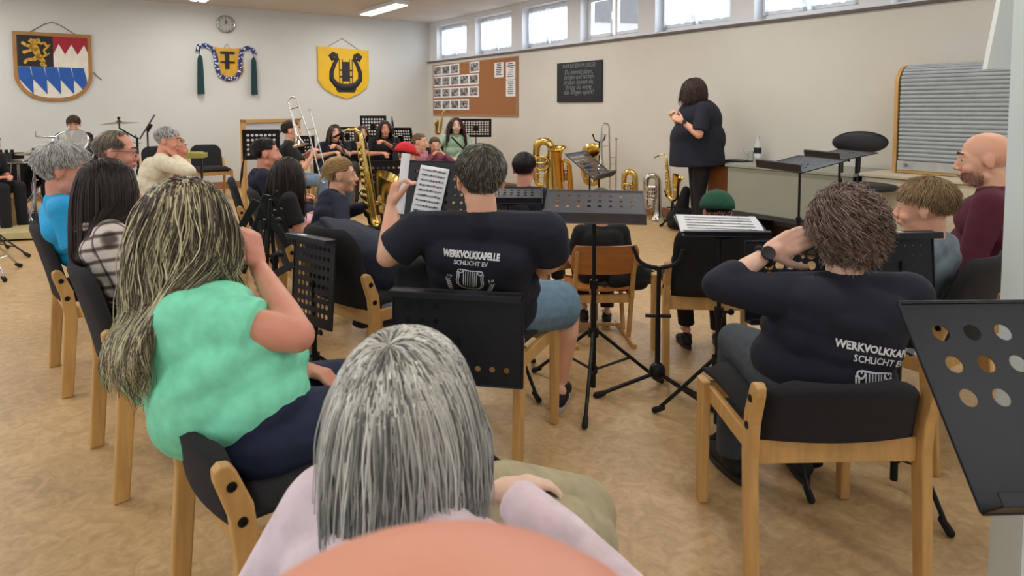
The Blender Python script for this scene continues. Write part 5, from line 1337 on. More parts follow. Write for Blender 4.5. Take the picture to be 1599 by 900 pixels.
# ------------------------------------------------------------------ music stands
ALL = []
def ms(*a, **k):
    t = music_stand(*a, **k); ALL.append(t); return t
g_ = lambda x, y: gnd(x, y)
s1, D1 = ms('large black perforated music stand desk in front, cut by the picture edge', (.985, 1.13), -2, .856, 41, w=.52, h=.35, nx=8, ny=5, r=.0155, rot=.2, mx=.028, skip=lambda i, j: (j == 1) or (j == 0 and i not in (2, 5)), dm=mat('near black desk', (26, 28, 36), .42, .4))
s2, D2 = ms('black music stand with a nearly flat grey desk in the middle of the room', (.385, 3.12), 8, .895, 68, w=.46, h=.3, nx=8, ny=5, r=.009, rot=.45, dm=mat('grey sheet metal', (92, 94, 102), .4, .5), foot=.36)
s3, D3 = ms('black music stand turned edgeways beside the raised elbow with a white sticker', (-.90, 3.0), 38, .575, 4, w=.3, h=.4, nx=8, ny=8, r=.011, flip=True, sticker=True, rot=.9, skip=lambda i, j: j < 0, foot=.3)
s4, D4 = ms('black music stand with upright desk behind the grey haired woman', (-.19, 2.27), 10, .565, 3, w=.46, h=.32, nx=8, ny=5, r=.010, flip=True, rot=.3, skip=lambda i, j: i > 2 and j > 0)
s6, D6 = ms('black music stand holding white sheets beyond the man in shorts', (-.33, 3.35), 6, .94, 18, w=.42, h=.3, nx=9, ny=6, r=.008)
sheet('white music sheets leaning on the stand beyond the man in shorts', s6, D6, -.08, -.01, .15, .26, -9)
s7, D7 = ms('black music stand with a silver edged flat desk beside the man in shorts', (-.02, 3.25), 2, .93, 80, w=.33, h=.26, lip=.03, nx=8, ny=5, r=.009, rot=1.1)
s8, D8 = ms('black music stand with a flat desk carrying white sheets before the curly haired player', (.86, 2.75), 4, .865, 80, w=.34, h=.24, nx=8, ny=5, r=.01, lip=.022)
sheet('long white music sheets lying on the flat stand beside the green cap', s8, D8, -.005, .01, .33, .21, -4, lines=6, z=.008)
s9, D9 = ms('black music stand with upright desk behind the fair haired boy', (1.36, 2.32), -6, .82, 6, w=.24, h=.2, nx=6, ny=4, r=.002, flip=True, sticker=True)
s9b, D9b = ms('black music stand with big holes below the raised wrist of the curly haired player', (1.03, 2.5), 0, .70, 5, w=.3, h=.3, nx=6, ny=6, r=.017)
s10, D10 = ms('black perforated conductor stand with tilted desk before the brass instruments', (.72, 6.2), -62, .83, 52, w=.5, h=.36, nx=9, ny=6, r=.019, rot=.2)
s11, D11 = ms('black music stand seen from its side in front of the grey desk', (2.02, 4.7), 76, .965, 78, w=.5, h=.36, nx=8, ny=5, r=.01)
s11b, D11b = ms('second black music stand beside the side-on one near the drafting stool', (2.42, 4.95), 80, 1.01, 80, w=.42, h=.3, nx=8, ny=5, r=.01)
p = at(743, 200, 10.9); ms('black perforated music stand behind the woman in sage green', (p.x, p.y), 176, p.z, 12, w=.5, h=.3, nx=10, ny=6, r=.015, rot=.4)
p = at(626, 213, 9.4); ms('black perforated music stand beside the upright clarinet', (p.x, p.y), 190, p.z - .02, 20, w=.34, h=.3, nx=8, ny=6, r=.013)
p = at(583, 198, 10.4); ms('black perforated music stand behind the two middle clarinet girls', (p.x, p.y), 180, p.z, 6, w=.4, h=.34, nx=8, ny=6, r=.016)
p = at(543, 212, 10.1); ms('black perforated music stand close to the navy polo clarinet girl', (p.x, p.y), 175, p.z, 10, w=.26, h=.26, nx=5, ny=5, r=.015)
p = at(408, 226, 6.6); ms('black perforated music stand behind the dark ponytail girl', (p.x, p.y), 160, p.z, 12, w=.34, h=.3, nx=7, ny=5, r=.014)
p = at(470, 230, 8.6); ms('black music stand between the trombone and its player', (p.x, p.y), 170, p.z, 14, w=.34, h=.3, nx=8, ny=5, r=.01)
p = at(230, 198, 7.4); ms('tilted black music stand desk beside the cymbal', (p.x, p.y), 60, p.z, 30, w=.26, h=.3, nx=6, ny=6, r=.012)
p = at(612, 290, 5.0); ms('dark music stand with a wide desk behind the saxophone bell', (p.x, p.y), 172, p.z - .02, 30, w=.36, h=.5, nx=8, ny=7, r=.01, skip=lambda i, j: j < 4)
# cluster of folded stands in front of the mint woman's hand
def folded(label, x, y, h, lean, rotv):
    t = thing('folded_music_stand', label, 'music stand', (x, y, 0), rotv, 'folded black stands by the raised hand')
    MB().tube([(0, 0, .03), (0, 0, .55)], .016, 12).build('lower_pole', M_black, t, smooth=50)
    MB().tube([(0, 0, .5), (lean * .3, 0, h)], .010, 10).build('upper_pole', M_black, t, smooth=50)
    for z in (.32, .56, .74, h - .1):
        k = MB().tube([(0, 0, z - .02), (0, 0, z + .02)], .022, 10); k.tube([(0, 0, z), (.06, .01, z + .01)], .007, 8); k.ell((.065, .01, z + .01), .013); k.build('clamp', M_black, t, smooth=60)
    for i, (a, b) in enumerate((((-.02, 0, h), (-.16, .02, h - .26)), ((.02, 0, h + .02), (-.08, .02, h - .3)), ((.0, 0, h - .02), (.1, 0, h - .2)), ((-.03, 0, h - .35), (.12, .02, h - .28)))):
        MB().beam(a, b, .03, .006).build('folding_arm', M_black, t, bevel=.002)
    for k in range(3):
        a = k * 2.094 + .4; d_ = V((math.cos(a), math.sin(a), 0)); lo = MB().tube([d_ * .02 + V((0, 0, .34)), d_ * .26 + V((0, 0, .015))], .009, 8).build('leg', M_black, t, smooth=50)
        MB().cap(d_ * .24 + V((0, 0, .03)), d_ * .265 + V((0, 0, .014)), .012, .0135, 10, 3).build('rubber_foot', M_rubber, lo, smooth=180)
folded('folded black music stand, the nearer and taller one by the raised hand', -1.02, 2.72, .98, .1, .4)
folded('folded black music stand with spread arms behind the raised hand', -1.25, 3.5, .9, -.1, 1.2)
ist = instrument_stand('black instrument stand with an empty curved yoke on the floor', (gnd(1026, 612).x, gnd(1026, 612).y), 4, .66, rot=-.75)
# rolled white sheet held by the man
sp = at(631, 290, 2.62)
m_ = MB(); m_.tube([at(624, 334, 2.58), at(634, 240, 2.62)], .017, 16); o = m_.build('rolled_sheet', M_paper, None, smooth=60); tag(o, 'white rolled music sheet held upright in the raised hand of the man', 'paper')
# ------------------------------------------------------------------ instruments being played
fx, fy = math.sin(R(80)), math.cos(R(80))
def basis(up, fwd):
    z = V(up).normalized(); y = (V(fwd) - z * V(fwd).dot(z)).normalized(); return Matrix((y.cross(z), y, z)).transposed()
sb = at(585, 372, 4.12)
sax('gold tenor saxophone held upright by the blond girl', TM(sb, basis((-.12, .0, 1), (.9, -.3, .0))), 1.02)
p = at(688, 206, 10.45); sax('gold saxophone hanging beside the woman in sage green', TM(at(686, 213, 10.5), basis((.15, 0, 1), (-.8, -.5, 0))), .62)
trombone('silver trombone slanting down from the trombone girl', TM(at(508, 285, 7.3), basis((-.25, .1, .9), (0, -1, 0))), s=.95)
clarinet('black clarinet held down by the girl in the navy polo', at(530, 218, 8.65), at(541, 246, 8.35))
clarinet('black clarinet of the girl with fair brown hair', at(568, 213, 9.5), at(577, 243, 9.1))
clarinet('upright clarinet raised by the girl in the black shirt', at(612, 182, 9.0), at(616, 232, 9.0))
# ------------------------------------------------------------------ brass along the window wall
p = at(849, 300, 9.75); tuba('large brass tuba standing on its bell against the wall', (p.x, p.y, 0), .97, -R(20))
p = at(884, 300, 9.45); tuba('brass baritone horn with raised bell beside the tuba', (p.x, p.y, .12), .72, R(150), invert=False, Rm=basis((-.1, -.25, 1), (-.5, -.8, 0)), mtl=mat('warm gold lacquer', (206, 160, 76), .22, 1.0), name='baritone_horn', cat='horn')
p = at(925, 300, 9.05); tuba('brass euphonium with its dark bell mouth facing the room', (p.x + .02, p.y + .12, .30), .70, R(-12), invert=False, Rm=basis((-.22, -.62, .72), (.2, .8, .6)), name='euphonium', cat='horn')
p = at(957, 300, 8.7); trombone('silver trombone standing upright on its stand by the wall', TM(V((p.x, p.y, .03)), basis((0, 0, 1), (.3, -1, 0))), s=1.08)
p = at(935, 300, 8.75); instrument_stand('black forked instrument stand among the brass', (p.x, p.y), 0, .98, foot=.25, yoke=.09)
p = at(983, 300, 8.4); tuba('small brass tenor horn on the floor under the tilted stand', (p.x, p.y, .0), .62, -R(30), name='tenor_horn', cat='horn')
p = at(1018, 320, 8.1); tuba('silver baritone standing at the end of the brass row', (p.x, p.y, 0), .60, -R(10), mtl=M_silver, name='silver_horn', cat='horn')
p = at(1046, 330, 7.75); sx = sax('gold alto saxophone resting in a black stand near the conductor', TM(V((p.x, p.y, .24)), basis((-.05, .15, 1), (.7, -.7, 0))), .88)
instrument_stand('black saxophone stand near the conductor', (p.x + .03, p.y + .03), 20, .36, foot=.2, yoke=.09)
p = at(1066, 335, 7.6)
cz = thing('instrument_case', 'open black instrument bag on the floor behind the conductor', 'case', (p.x, p.y, 0), .3)
m_ = MB(); m_.cap((-.1, 0, .11), (.12, 0, .11), .1, .11); m_.cap((0, .05, .15), (.05, .02, .42), .09, .05); m_.cap((-.2, -.1, .06), (.15, -.25, .06), .05, .06); m_.build('bag_body', cloth('black nylon', (18, 18, 20)), cz, remesh=(.012, 3))
MB().tube([(-.1, 0, .2), (-.12, .02, .3), (-.02, .04, .34), (.02, .03, .3)], .01, 8).build('handle', M_rubber, cz, smooth=60)
# ------------------------------------------------------------------ drums
M_drum = mat('black drum wrap', (16, 17, 24), .3, 0, .1, 20)
def drum(label, c, axis, rad, dep, group=None, name='drum'):
    t = thing(name, label, 'drum', c); M = TM((0, 0, 0), frame(axis))
    MB().lathe([(rad, 0), (rad, dep)], 36, M).build('shell', M_drum, t, smooth=40)
    MB().lathe([(rad * .99, dep + .004), (0, dep + .004)], 36, M).build('drum_head', mat('coated drum head', (210, 208, 200), .6), t)
    for z in (0.0, dep): MB().tube([M @ V((math.cos(a) * (rad + .006), math.sin(a) * (rad + .006), z)) for a in [2 * PI * i / 36 for i in range(36)]], .01, 8, closed=True).build('hoop', M_chrome, t, smooth=60)
    l = MB()
    for i in range(8):
        a = 2 * PI * i / 8; l.tube([M @ V((math.cos(a) * (rad + .012), math.sin(a) * (rad + .012), 0)), M @ V((math.cos(a) * (rad + .012), math.sin(a) * (rad + .012), dep))], .004, 6)
        l.box(M @ V((math.cos(a) * (rad + .01), math.sin(a) * (rad + .01), dep * .5)), (.02, .02, .05), M.to_3x3() @ rz(a))
    l.build('lugs', M_chrome, t, smooth=60)
    return t
def cymbal(label, c, tilt, rad=.2):
    t = thing('cymbal', label, 'cymbal', c); t.rotation_euler = (0, tilt, 0)
    MB().lathe([(.0, .03), (.02, .028), (.035, .015), (.05, .01), (rad * .6, .003), (rad, -.008), (rad, -.010), (.05, .007), (0, .02)], 40).build('disc', mat('bronze cymbal', (164, 150, 112), .28, 1.0), t, smooth=50)
    MB().tube([(0, 0, -.04), (0, 0, .07)], .008, 8).tube([(0, 0, .04), (0, 0, .065)], .016, 10).build('wing_nut', M_black, t, smooth=50); return t
def tripod(label, x, y, z, M=None, foot=.28, hub=.34, arm=None, rot=.3, name='cymbal_stand', rubber=True, cat='stand'):
    M = M or M_chrome; t = thing(name, label, cat, (x, y, 0))
    MB().tube([(0, 0, .04), (0, 0, z)], .013, 12).build('pole', M, t, smooth=50)
    for zz in (hub, z * .62): MB().tube([(0, 0, zz - .03), (0, 0, zz + .03)], .021, 12).tube([(0, 0, zz), (.05, 0, zz)], .007, 8).build('clamp', M, t, smooth=50)
    for k in range(3):
        a = rot + k * 2.094; d_ = V((math.cos(a), math.sin(a), 0)); lo = MB().tube([d_ * .02 + V((0, 0, hub)), d_ * foot + V((0, 0, .02))], .008, 8).tube([d_ * .015 + V((0, 0, .12)), d_ * foot * .6 + V((0, 0, hub * .43))], .005, 6).build('leg', M, t, smooth=50)
        MB().cap(d_ * (foot - .03) + V((0, 0, .035)), d_ * (foot + .012) + V((0, 0, .017)), .014, .017, 10, 3).build('rubber_foot', M_rubber, lo, smooth=180)
    if arm:
        MB().tube([(0, 0, z - .01), V(arm)], .009, 8).tube([V(arm), V(arm) + V((0, 0, .06))], .007, 8).build('boom_arm', M, t, smooth=50)
    return t
p = at(8, 330, 8.3); d1 = drum('large black floor drum with a bright rim beside the chrome stand', V((p.x, p.y, .28)), (0.1, 0, 1), .33, .44)
for k in range(3):
    a = k * 2.094; MB().tube([(math.cos(a) * .34, math.sin(a) * .34, .2), (math.cos(a) * .37, math.sin(a) * .37, -.27)], .008, 8).build('leg', M_chrome, d1, smooth=50)
p = at(58, 330, 8.6); d2 = drum('slanted black drum beyond the grey haired woman', V((p.x - .05, p.y, .38)), (-.25, -.35, .9), .26, .36)
for k in range(3):
    a = k * 2.094 + .5; MB().tube([(math.cos(a) * .24, math.sin(a) * .24, .1), (math.cos(a) * .3, math.sin(a) * .3, -.37)], .008, 8).build('leg', M_chrome, d2, smooth=50)
p = at(32, 330, 7.6); tripod('chrome drum stand with splayed legs on the black mat', p.x, p.y, .72, foot=.24, hub=.4, rot=-.4)
tp = at(118, 214, 8.25); d3 = drum('black tom drum in front of the drummer boy', V((tp.x, tp.y, tp.z - .2)), (.1, -.7, .6), .2, .2)
MB().tube([(0, .0, .0), (0, .1, -.3), (0, .1, -(tp.z - .2) + .02)], .014, 8).build('leg', M_chrome, d3, smooth=50)
p = at(52, 240, 8.0); tripod('chrome hi-hat stand beside the floor drum', p.x, p.y, p.z - .01, rot=.9, name='hi_hat_stand'); cymbal('small pale hi-hat cymbal above the floor drum', V((p.x, p.y, p.z)), .05, .18)
p = at(90, 213, 7.9); tripod('chrome boom stand with a long slanting arm before the drummer', p.x, p.y, p.z, arm=(-.26, 0, p.z + .0), rot=.2, name='boom_stand'); a_ = at(56, 202, 7.9)
p = at(186, 192, 7.6); cymbal('thin bronze cymbal tilted on a boom near the music desk', p, -.06, .2)
q = at(214, 215, 7.6); tripod('dark boom stand carrying the thin bronze cymbal', q.x, q.y, q.z, M=M_black, arm=(p.x - q.x, 0, p.z - .06), rot=.5, name='boom_stand')
q = at(198, 222, 8.2); cymbal('lower pale cymbal under the thin bronze one', q, .05, .16); tripod('black stand under the lower pale cymbal', q.x, q.y, q.z - .02, M=M_black, rot=.1)
q = gnd(3, 432); tripod('black and chrome stand cut by the picture edge on the open floor', q.x - .1, q.y, .6, foot=.3, hub=.3, rot=-.6)
q = gnd(0, 404); tripod('black speaker tripod with a flat foot near the drum mat', q.x - .12, q.y + .1, .7, M=M_black, foot=.34, hub=.22, rot=-.15)
p = gnd(20, 375); o = MB().box((p.x - .45, p.y + .8, .012), (2.3, 1.9, .02), rz(.3)).build('drum_mat', mat('black carpet mat', (24, 25, 30), .95), None, bevel=.004); tag(o, 'black carpet mat under the drum kit', 'mat')
p = gnd(20, 372); o = MB().box((p.x - .3, p.y - .05, .055), (1.2, .5, .07), rz(.3)).build('wooden_podium', mat('pale birch ply', (190, 176, 128), .6), None, bevel=.006); tag(o, 'low pale wooden podium at the edge of the drum mat', 'podium')
# percussion on top of the floor drum
p = at(6, 246, 8.2); t = thing('effects_pedal_box', 'small black percussion unit with knobs on the floor drum', 'percussion', V((p.x, p.y, .735)))
MB().box((0, 0, .04), (.36, .2, .08)).build('case', M_black, t, bevel=.006)
for i in range(5): MB().tube([(-.14 + .07 * i, -.05, .08), (-.14 + .07 * i, -.05, .12)], .018, 10).build('knob', M_black, t, smooth=60)
# music case / glockenspiel by the red child
p = at(292, 243, 7.0); t = thing('glockenspiel', 'yellow green glockenspiel on a stand beyond the cream sweater', 'percussion', (p.x, p.y, 0), .2)
MB().box((0, 0, p.z), (.36, .2, .05)).build('case', mat('mustard case', (150, 146, 70), .6), t, bevel=.005)
for i in range(9): MB().box((-.14 + .035 * i, 0, p.z + .032), (.026, .17 - .008 * i, .01)).build('bar', mat('yellow bars', (190, 190, 90), .3, .8), t, bevel=.002)
for sx in (-.14, .14): MB().beam((sx, 0, 0), (sx, 0, p.z - .02), .02, .02).build('leg', M_black, t)
# wooden frame board
a, b = at(377, 187, 8.9), at(467, 183, 10.2); w_ = (V(b[:2]) - V(a[:2])).length; yw = math.atan2(b.y - a.y, b.x - a.x)
t = thing('framed_mirror', 'tall wooden framed mirror leaning at the crest wall behind the trombone girl', 'mirror', ((a.x + b.x) / 2, (a.y + b.y) / 2, 0), yw); hz_ = a.z
for sx in (-1, 1): MB().box((sx * (w_ / 2 - .03), 0, hz_ / 2), (.06, .05, hz_)).build('upright', M_beech, t, bevel=.004)
MB().box((0, 0, hz_ - .025), (w_, .05, .05)).build('top_rail', M_beech, t, bevel=.004); MB().box((0, 0, .2), (w_ - .1, .05, .05)).build('lower_rail', M_beech, t, bevel=.004)
MB().box((0, .01, hz_ / 2 + .1), (w_ - .1, .01, hz_ - .25)).build('mirror_panel', mat('pale silver panel', (206, 206, 204), .5, 0, .03, 2), t)
# ------------------------------------------------------------------ along the window wall
t = thing('grey_desk', 'grey metal desk with a front panel against the wall', 'desk', rm(.40, 8.42), math.atan2(E2.y, E2.x))
GD = mat('sage grey laminate', (146, 150, 138), .5, 0, .03, 4); GM = mat('dark grey metal', (58, 60, 62), .5, .3)
MB().box((0, 0, .79), (1.3, .72, .028)).build('desktop', GD, t, bevel=.004)
MB().box((0, -.33, .56), (1.26, .02, .43)).build('front_panel', GD, t, bevel=.003)
MB().box((0, -.335, .325), (1.26, .03, .04)).build('lower_rail', GM, t)
for sx in (-1, 1):
    MB().box((sx * .61, 0, .4), (.03, .66, .75)).build('side_panel', GM, t, bevel=.003)
    MB().box((sx * .57, -.30, .2), (.04, .05, .4)).build('leg', GM, t, bevel=.003); MB().box((sx * .57, .3, .2), (.04, .05, .4)).build('leg', GM, t, bevel=.003)
MB().box((0, -.2, .06), (1.1, .04, .04)).build('foot_bar', GM, t)
p = at(1183, 240, 7.05); pr = (CORNER - V((p.x, p.y, 0)))
bt = thing('water_bottle', 'clear water bottle with a black and white label on the grey desk', 'bottle', (p.x, p.y, .804))
MB().lathe([(.036, 0), (.038, .01), (.038, .15), (.03, .18), (.014, .21), (.014, .24), (.016, .241), (.016, .262), (0, .262)], 24).build('bottle_body', mat('pale clear plastic', (206, 210, 206), .12), bt, smooth=50)
MB().lathe([(.0385, .04), (.0385, .075)], 24).build('white_label', M_paper, bt, smooth=50); MB().lathe([(.0388, .08), (.0388, .14)], 24).build('black_label', M_blk, bt, smooth=50)
p = at(1172, 240, 7.08); rg = thing('ring_mug', 'small glass mug with a round handle on the grey desk', 'mug', (p.x, p.y, .804))
MB().lathe([(.03, 0), (.034, .1), (.031, .1), (.027, .006), (0, .006)], 20).build('mug_body', mat('smoky glass', (190, 194, 188), .12), rg, smooth=50)
MB().tube([(-.03, 0, .08)] + [(-.045 - .03 * math.sin(a), 0, .11 - .03 * math.cos(a)) for a in [PI * i / 8 for i in range(9)]], .005, 8).build('handle', mat('smoky glass', (190, 194, 188)), rg, smooth=60)
t = thing('wooden_cabinet', 'small orange brown wooden cabinet beside the grey desk behind the conductor', 'cabinet', rm(.24, 7.5), math.atan2(E2.y, E2.x))
MB().box((0, 0, .38), (.4, .4, .72)).build('carcass', mat('orange veneer', (164, 100, 54), .5, 0, .12, 5), t, bevel=.004); MB().box((0, 0, .755), (.46, .42, .03)).build('cabinet_top', GM, t, bevel=.004)
MB().box((.215, 0, .38), (.03, .42, .74)).build('side_panel', GM, t, bevel=.003)
MB().box((0, -.206, .38), (.36, .012, .66)).build('door', mat('orange veneer', (164, 100, 54)), t, bevel=.003)
for i, zz in enumerate((.775, .79)):
    o = MB().box(rm(.24, 7.52, zz + .003 + .002 * i), (.3 - .03 * i, .22, .014), F_win @ rz(.2 * i)).build('book', [M_paper, M_blk][i], None, bevel=.002); tag(o, ['white booklet under the dark one on the wooden cabinet', 'dark booklet lying on top on the wooden cabinet'][i], 'book')
# drafting stool
p = at(1347, 223, 5.55); t = thing('drafting_stool', 'tall black drafting stool with an oval backrest', 'stool', (p.x - .03, p.y - .15, 0), -.2)
BL = mat('black leatherette', (20, 21, 28), .45)
m_ = MB(); m_.ell((0, .22, p.z), (.22, .035, .095), None, 28, 14); m_.build('backrest', BL, t, smooth=180)
m_ = MB(); m_.ell((0, 0, .72), (.235, .22, .04), None, 28, 12); m_.build('seat', BL, t, smooth=180)
MB().tube([(0, .1, .7), (0, .26, .72), (0, .27, .8), (0, .25, p.z)], .022, 8, flat=.4).build('back_bar', M_black, t, smooth=60)
MB().tube([(0, 0, .1), (0, 0, .7)], .026, 14).build('gas_column', M_black, t, smooth=60)
MB().tube([(math.cos(a) * .2, math.sin(a) * .2, .28) for a in [2 * PI * i / 24 for i in range(24)]], .011, 8, closed=True).build('foot_ring', M_chrome, t, smooth=60)
for k in range(5):
    a = k * 2 * PI / 5; lo = MB().beam((0, 0, .12), (math.cos(a) * .29, math.sin(a) * .29, .075), .04, .025).build('leg', M_black, t, bevel=.004)
    MB().ell((math.cos(a) * .29, math.sin(a) * .29, .032), (.03, .03, .032)).build('caster', M_rubber, lo, smooth=180)
# roller shutter cabinet on a low sideboard
ang = math.atan2(E2.y, E2.x)
t = thing('roller_cabinet', 'wood edged cabinet with a closed silver grey roller shutter', 'cabinet', rm(.235, 10.12, .82), ang)
W_, Hc_ = 1.75, .90; RS = mat('silver grey slats', (164, 172, 176), .5, .0)
for sx in (-1, 1):
    pf = [(-.22, 0), (.22, 0), (.22, Hc_)] + [(-.04 - .18 * math.sin(a), Hc_ - .18 + .18 * math.cos(a)) for a in [PI / 2 * i / 8 for i in range(9)]]
    MB().prism(pf, .03, Matrix(((0, 0, 1, sx * W_ / 2 - .015), (1, 0, 0, 0), (0, 1, 0, 0), (0, 0, 0, 1)))).build('side_panel', M_beech, t, bevel=.003)
MB().box((0, 0, .015), (W_ - .04, .42, .03)).build('bottom_panel', M_beech, t); MB().box((0, .2, Hc_ / 2), (W_ - .04, .015, Hc_)).build('back_panel', M_beech, t)
sl = MB(); path = []; r_ = .16; zs = .1; L1 = Hc_ - r_ - zs; L2 = r_ * PI / 2; L3 = .2; tot = L1 + L2 + L3; pit = .034; n_ = int(tot / pit)
def pth(q):
    if q < L1: return V((0, -.215, zs + q)), V((0, -1, 0))
    if q < L1 + L2:
        a = (q - L1) / r_; return V((0, -.215 + r_ - r_ * math.cos(a), Hc_ - r_ + r_ * math.sin(a))), V((0, -math.cos(a), math.sin(a)))
    return V((0, -.215 + r_ + q - L1 - L2, Hc_)), V((0, 0, 1))
vs = []; fs = []
for i in range(n_):
    for q, o_ in ((0, 0), (.12, .0), (.2, .010), (.5, .014), (.9, .010), (.98, 0)):
        p_, nn = pth((i + q) * pit); p_ = p_ + nn * (o_ - .014); vs += [p_ + V((-W_ / 2 + .03, 0, 0)), p_ + V((W_ / 2 - .03, 0, 0))]
for i in range(len(vs) // 2 - 1): fs.append((2 * i, 2 * i + 1, 2 * i + 3, 2 * i + 2))
sl.add(vs, fs)
sl.build('shutter', RS, t, smooth=30)
MB().box((0, -.212, .06), (W_ - .05, .014, .075)).build('shutter_rail', mat('pale grey rail', (176, 178, 176), .5), t, bevel=.003)
MB().lathe([(.014, 0), (.014, .01), (0, .01)], 14, TM((-W_ / 2 + .1, -.22, .065), frame((0, -1, 0)))).build('lock', M_chrome, t)
MB().box((-.25, -.235, .04), (.24, .03, .02)).build('shutter_handle', M_paper, t, bevel=.003)
t = thing('beige_sideboard', 'low beige sideboard under the roller shutter cabinet', 'sideboard', rm(.35, 10.05, 0), ang)
BE = mat('beige laminate', (206, 196, 172), .55, 0, .05, 6)
MB().box((0, 0, .4), (1.9, .66, .76)).build('carcass', BE, t, bevel=.004); MB().box((0, 0, .80), (1.94, .70, .03)).build('worktop', BE, t, bevel=.005)
for k in range(3):
    d_ = MB().box((-.62 + .62 * k, -.338, .42), (.58, .018, .66)).build('door', BE, t, bevel=.003); MB().box((-.62 + .62 * k + .2, -.352, .6), (.1, .012, .014)).build('handle', M_chrome, d_, bevel=.003)
p = rm(.72, 8.95); t = thing('umbrella', 'closed black umbrella leaning beside the beige sideboard', 'umbrella', (p.x, p.y, 0))
MB().lathe([(.008, .02), (.03, .2), (.035, .5), (.025, .75), (.01, .8)], 12).build('folded_canopy', M_rubber, t, smooth=60); MB().tube([(0, 0, .8), (0, 0, .92), (.02, 0, .95), (.05, 0, .94), (.055, 0, .9)], .01, 8).build('handle', M_rubber, t, smooth=60)
# pillar and the white board end fixed to it
PX, PY = .7375 * 1.85, 1.85
o = MB().box((PX + .3, PY - .06, CEIL / 2), (.6, .12, CEIL)).build('pillar_1', M_pillar, None); o['kind'] = 'structure'
t = thing('hanging_screen', 'white screen edge hanging beside the pillar top', 'screen', (0, 0, 0))
a1, a2, a3, a4 = at(1541, 108, 2.0), at(1588, 108, 2.0), at(1600, -60, 2.0), at(1575, -60, 2.0)
m_ = MB(); dy = V((0, .02, 0)); zt = CEIL
up = lambda q: V((a4.x + (q - a4.x) * 1.0, a4.y, zt)); 
pts = [a1, a2, V((a2.x, 2.0, zt)), V((a4.x + .06, 2.0, zt)), V((a4.x, 2.0, a4.z))]
m_.add([q for q in pts] + [q + dy for q in pts], [(0, 1, 2, 3, 4), (9, 8, 7, 6, 5)] + [(i, (i + 1) % 5, 5 + (i + 1) % 5, 5 + i) for i in range(5)]); m_.build('screen_sheet', mat('screen white', (226, 230, 228), .8, 0, .02, 2), t)
# ------------------------------------------------------------------ loose cloth and bags
t = thing('draped_jacket', 'navy hooded jacket hanging over the back of the saxophone girl chair', 'jacket', (0, 0, 0))
def drape(name, mt, pts_rows, th=.012, parent=None, inv=None, nz=.012, seed=1):
    """cloth sheet through rows of world points"""
    m = MB(); vs = []; fs = []; nr = len(pts_rows); ns = 4
    def cr(p0, p1, p2, p3, t): return .5 * ((2 * p1) + (p2 - p0) * t + (2 * p0 - 5 * p1 + 4 * p2 - p3) * t * t + (3 * p1 - p0 - 3 * p2 + p3) * t ** 3)
    def dens(row):
        out = []
        for i in range(len(row) - 1):
            for k in range(ns): out.append(cr(row[max(i - 1, 0)], row[i], row[i + 1], row[min(i + 2, len(row) - 1)], k / ns))
        out.append(row[-1]); return out
    rows = [dens([V(p) for p in r]) for r in pts_rows]; cols = list(zip(*rows)); cols = [dens(list(c)) for c in cols]; rows = list(zip(*cols)); w = len(rows[0])
    for r in rows:
        for p in r: vs.append(V(p) + noise.noise_vector(V(p) * 12 + V((seed, 0, 0))) * nz)
    for j in range(len(rows) - 1):
        for i in range(w - 1): fs.append((j * w + i, j * w + i + 1, (j + 1) * w + i + 1, (j + 1) * w + i))
    m.add(vs, fs); o = m.build(name, mt, parent, smooth=180, inv=inv); sd = o.modifiers.new('s', 'SOLIDIFY'); sd.thickness = th; return o
d0 = 3.25
drape('jacket_back', NAVY2, [[at(500, 350, 3.55), at(540, 348, 3.6), at(590, 370, 3.6), at(640, 400, 3.5)], [at(520, 366, 3.35), at(555, 372, 3.35), at(595, 385, 3.35), at(635, 405, 3.3)], [at(548, 392, 3.25), at(570, 396, 3.25), at(598, 402, 3.25), at(628, 420, 3.2)], [at(560, 440, 3.25), at(575, 446, 3.22), at(595, 450, 3.22), at(612, 452, 3.2)], [at(556, 508, 3.25), at(566, 512, 3.22), at(580, 505, 3.22), at(592, 490, 3.22)]], .03, t, None, .02)
t2 = thing('draped_jacket', 'black jacket with pale piping hanging over the chair of the man in shorts', 'jacket', (0, 0, 0))
drape('jacket_back', BLK, [[at(622, 405, 2.75), at(660, 414, 2.8), at(720, 440, 2.7), at(790, 462, 2.6)], [at(615, 425, 2.5), at(660, 420, 2.52), at(720, 436, 2.46), at(800, 462, 2.42)], [at(620, 520, 2.5), at(665, 520, 2.46), at(720, 530, 2.42), at(796, 545, 2.38)]], .02, t2, None, .02, 4)
m_ = MB(); m_.tube([at(612, 396, 2.62), at(626, 404, 2.6), at(640, 417, 2.58), at(655, 421, 2.57), at(672, 414, 2.57)], .006, 6); m_.tube([at(632, 405, 2.6), at(650, 410, 2.58), at(668, 408, 2.57)], .005, 6); m_.build('piping', M_paper, t2, smooth=60)
bg_ = thing('canvas_bag', 'khaki canvas bag on the lap of the grey haired woman in pink', 'bag', (0, 0, 0))
m_ = MB(); c = at(850, 800, 1.08); m_.cap(at(790, 790, 1.12), at(905, 805, 1.2), .075, .07); m_.cap(at(820, 850, 1.05), at(915, 850, 1.14), .07, .06); m_.cap(at(800, 770, 1.25), at(895, 775, 1.28), .035, .04)
m_.build('bag_body', KHAKI, bg_, remesh=(.008, 4))
drape('bag_flap', KHAKI, [[at(785, 757, 1.18), at(840, 752, 1.24), at(900, 762, 1.26)], [at(800, 778, 1.06), at(850, 780, 1.1), at(912, 790, 1.12)], [at(830, 830, .98), at(880, 835, 1.02), at(928, 840, 1.04)]], .008, bg_, None, .012, 3)
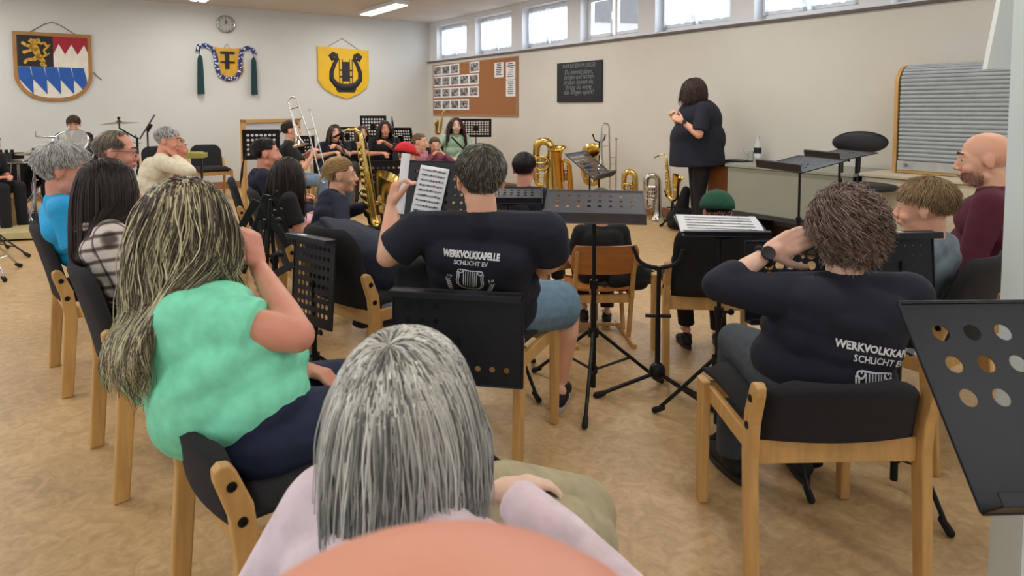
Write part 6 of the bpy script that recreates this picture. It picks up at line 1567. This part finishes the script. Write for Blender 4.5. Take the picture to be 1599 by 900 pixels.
# epaulette seams, collar of pink jacket
inv = grey['inv']; m_ = MB(); N_, sr_, ax_, tf_ = grey['N'], grey['sr'], grey['ax'], grey['tf']
m_.tube([N_ + sr_ * (math.cos(a) * .085) + tf_ * (math.sin(a) * .075 - .01) + ax_ * (-.02 - .02 * math.sin(a)) for a in [2 * PI * i / 18 for i in range(18)]], .02, 10, closed=True)
m_.build('jacket_collar', PINK, grey['root'], inv=inv, smooth=180)
# plaid collar
inv = plaid['inv']; N_, sr_, ax_, tf_ = plaid['N'], plaid['sr'], plaid['ax'], plaid['tf']; m_ = MB()
m_.tube([N_ + sr_ * (math.cos(a) * .08) + tf_ * (math.sin(a) * .07 - .01) + ax_ * (-.01 - .02 * math.sin(a)) for a in [2 * PI * i / 18 for i in range(18)]], .02, 10, closed=True); m_.build('shirt_collar', PLAID, plaid['root'], inv=inv, smooth=180)
# bag on the floor beside the child chair
t = thing('shoulder_bag', 'black shoulder bag on the seat edge of the child chair', 'bag', (0, 0, 0)); m_ = MB(); m_.cap(at(985, 425, 3.9), at(1012, 432, 3.95), .07, .05); m_.cap(at(965, 440, 3.85), at(1000, 440, 3.9), .06, .05); m_.build('bag_body', cloth('black nylon', (18, 18, 20)), t, remesh=(.012, 3))
MB().tube([at(985, 412, 3.9), at(1015, 418, 3.85), at(1035, 425, 3.8)], .012, 8, flat=.4).build('bag_strap', M_rubber, t, smooth=60)
# sling bag by mint chair
t = thing('handbag', 'beige patterned handbag on the floor under the mint woman chair', 'bag', (0, 0, 0)); m_ = MB(); q = V((-.45, 1.42, .14)); m_.cap(q + V((-.1, 0, 0)), q + V((.1, .05, 0)), .1, .1); m_.cap(q + V((-.1, 0, -.05)), q + V((.12, .05, -.04)), .09, .09); m_.build('bag_body', mat('patterned beige fabric', (150, 136, 112), .8, 0, .4, 18), t, remesh=(.012, 3))
MB().tube([q + V((-.08, 0, .08)), q + V((-.06, 0, .2)), q + V((.02, .02, .23)), q + V((.08, .03, .2)), q + V((.09, .03, .08))], .01, 8).build('bag_handle', M_rubber, t, smooth=60)
scene.view_settings.view_transform = 'Standard'; scene.view_settings.look = 'None'; scene.view_settings.exposure = 0.0; scene.view_settings.gamma = 1.0
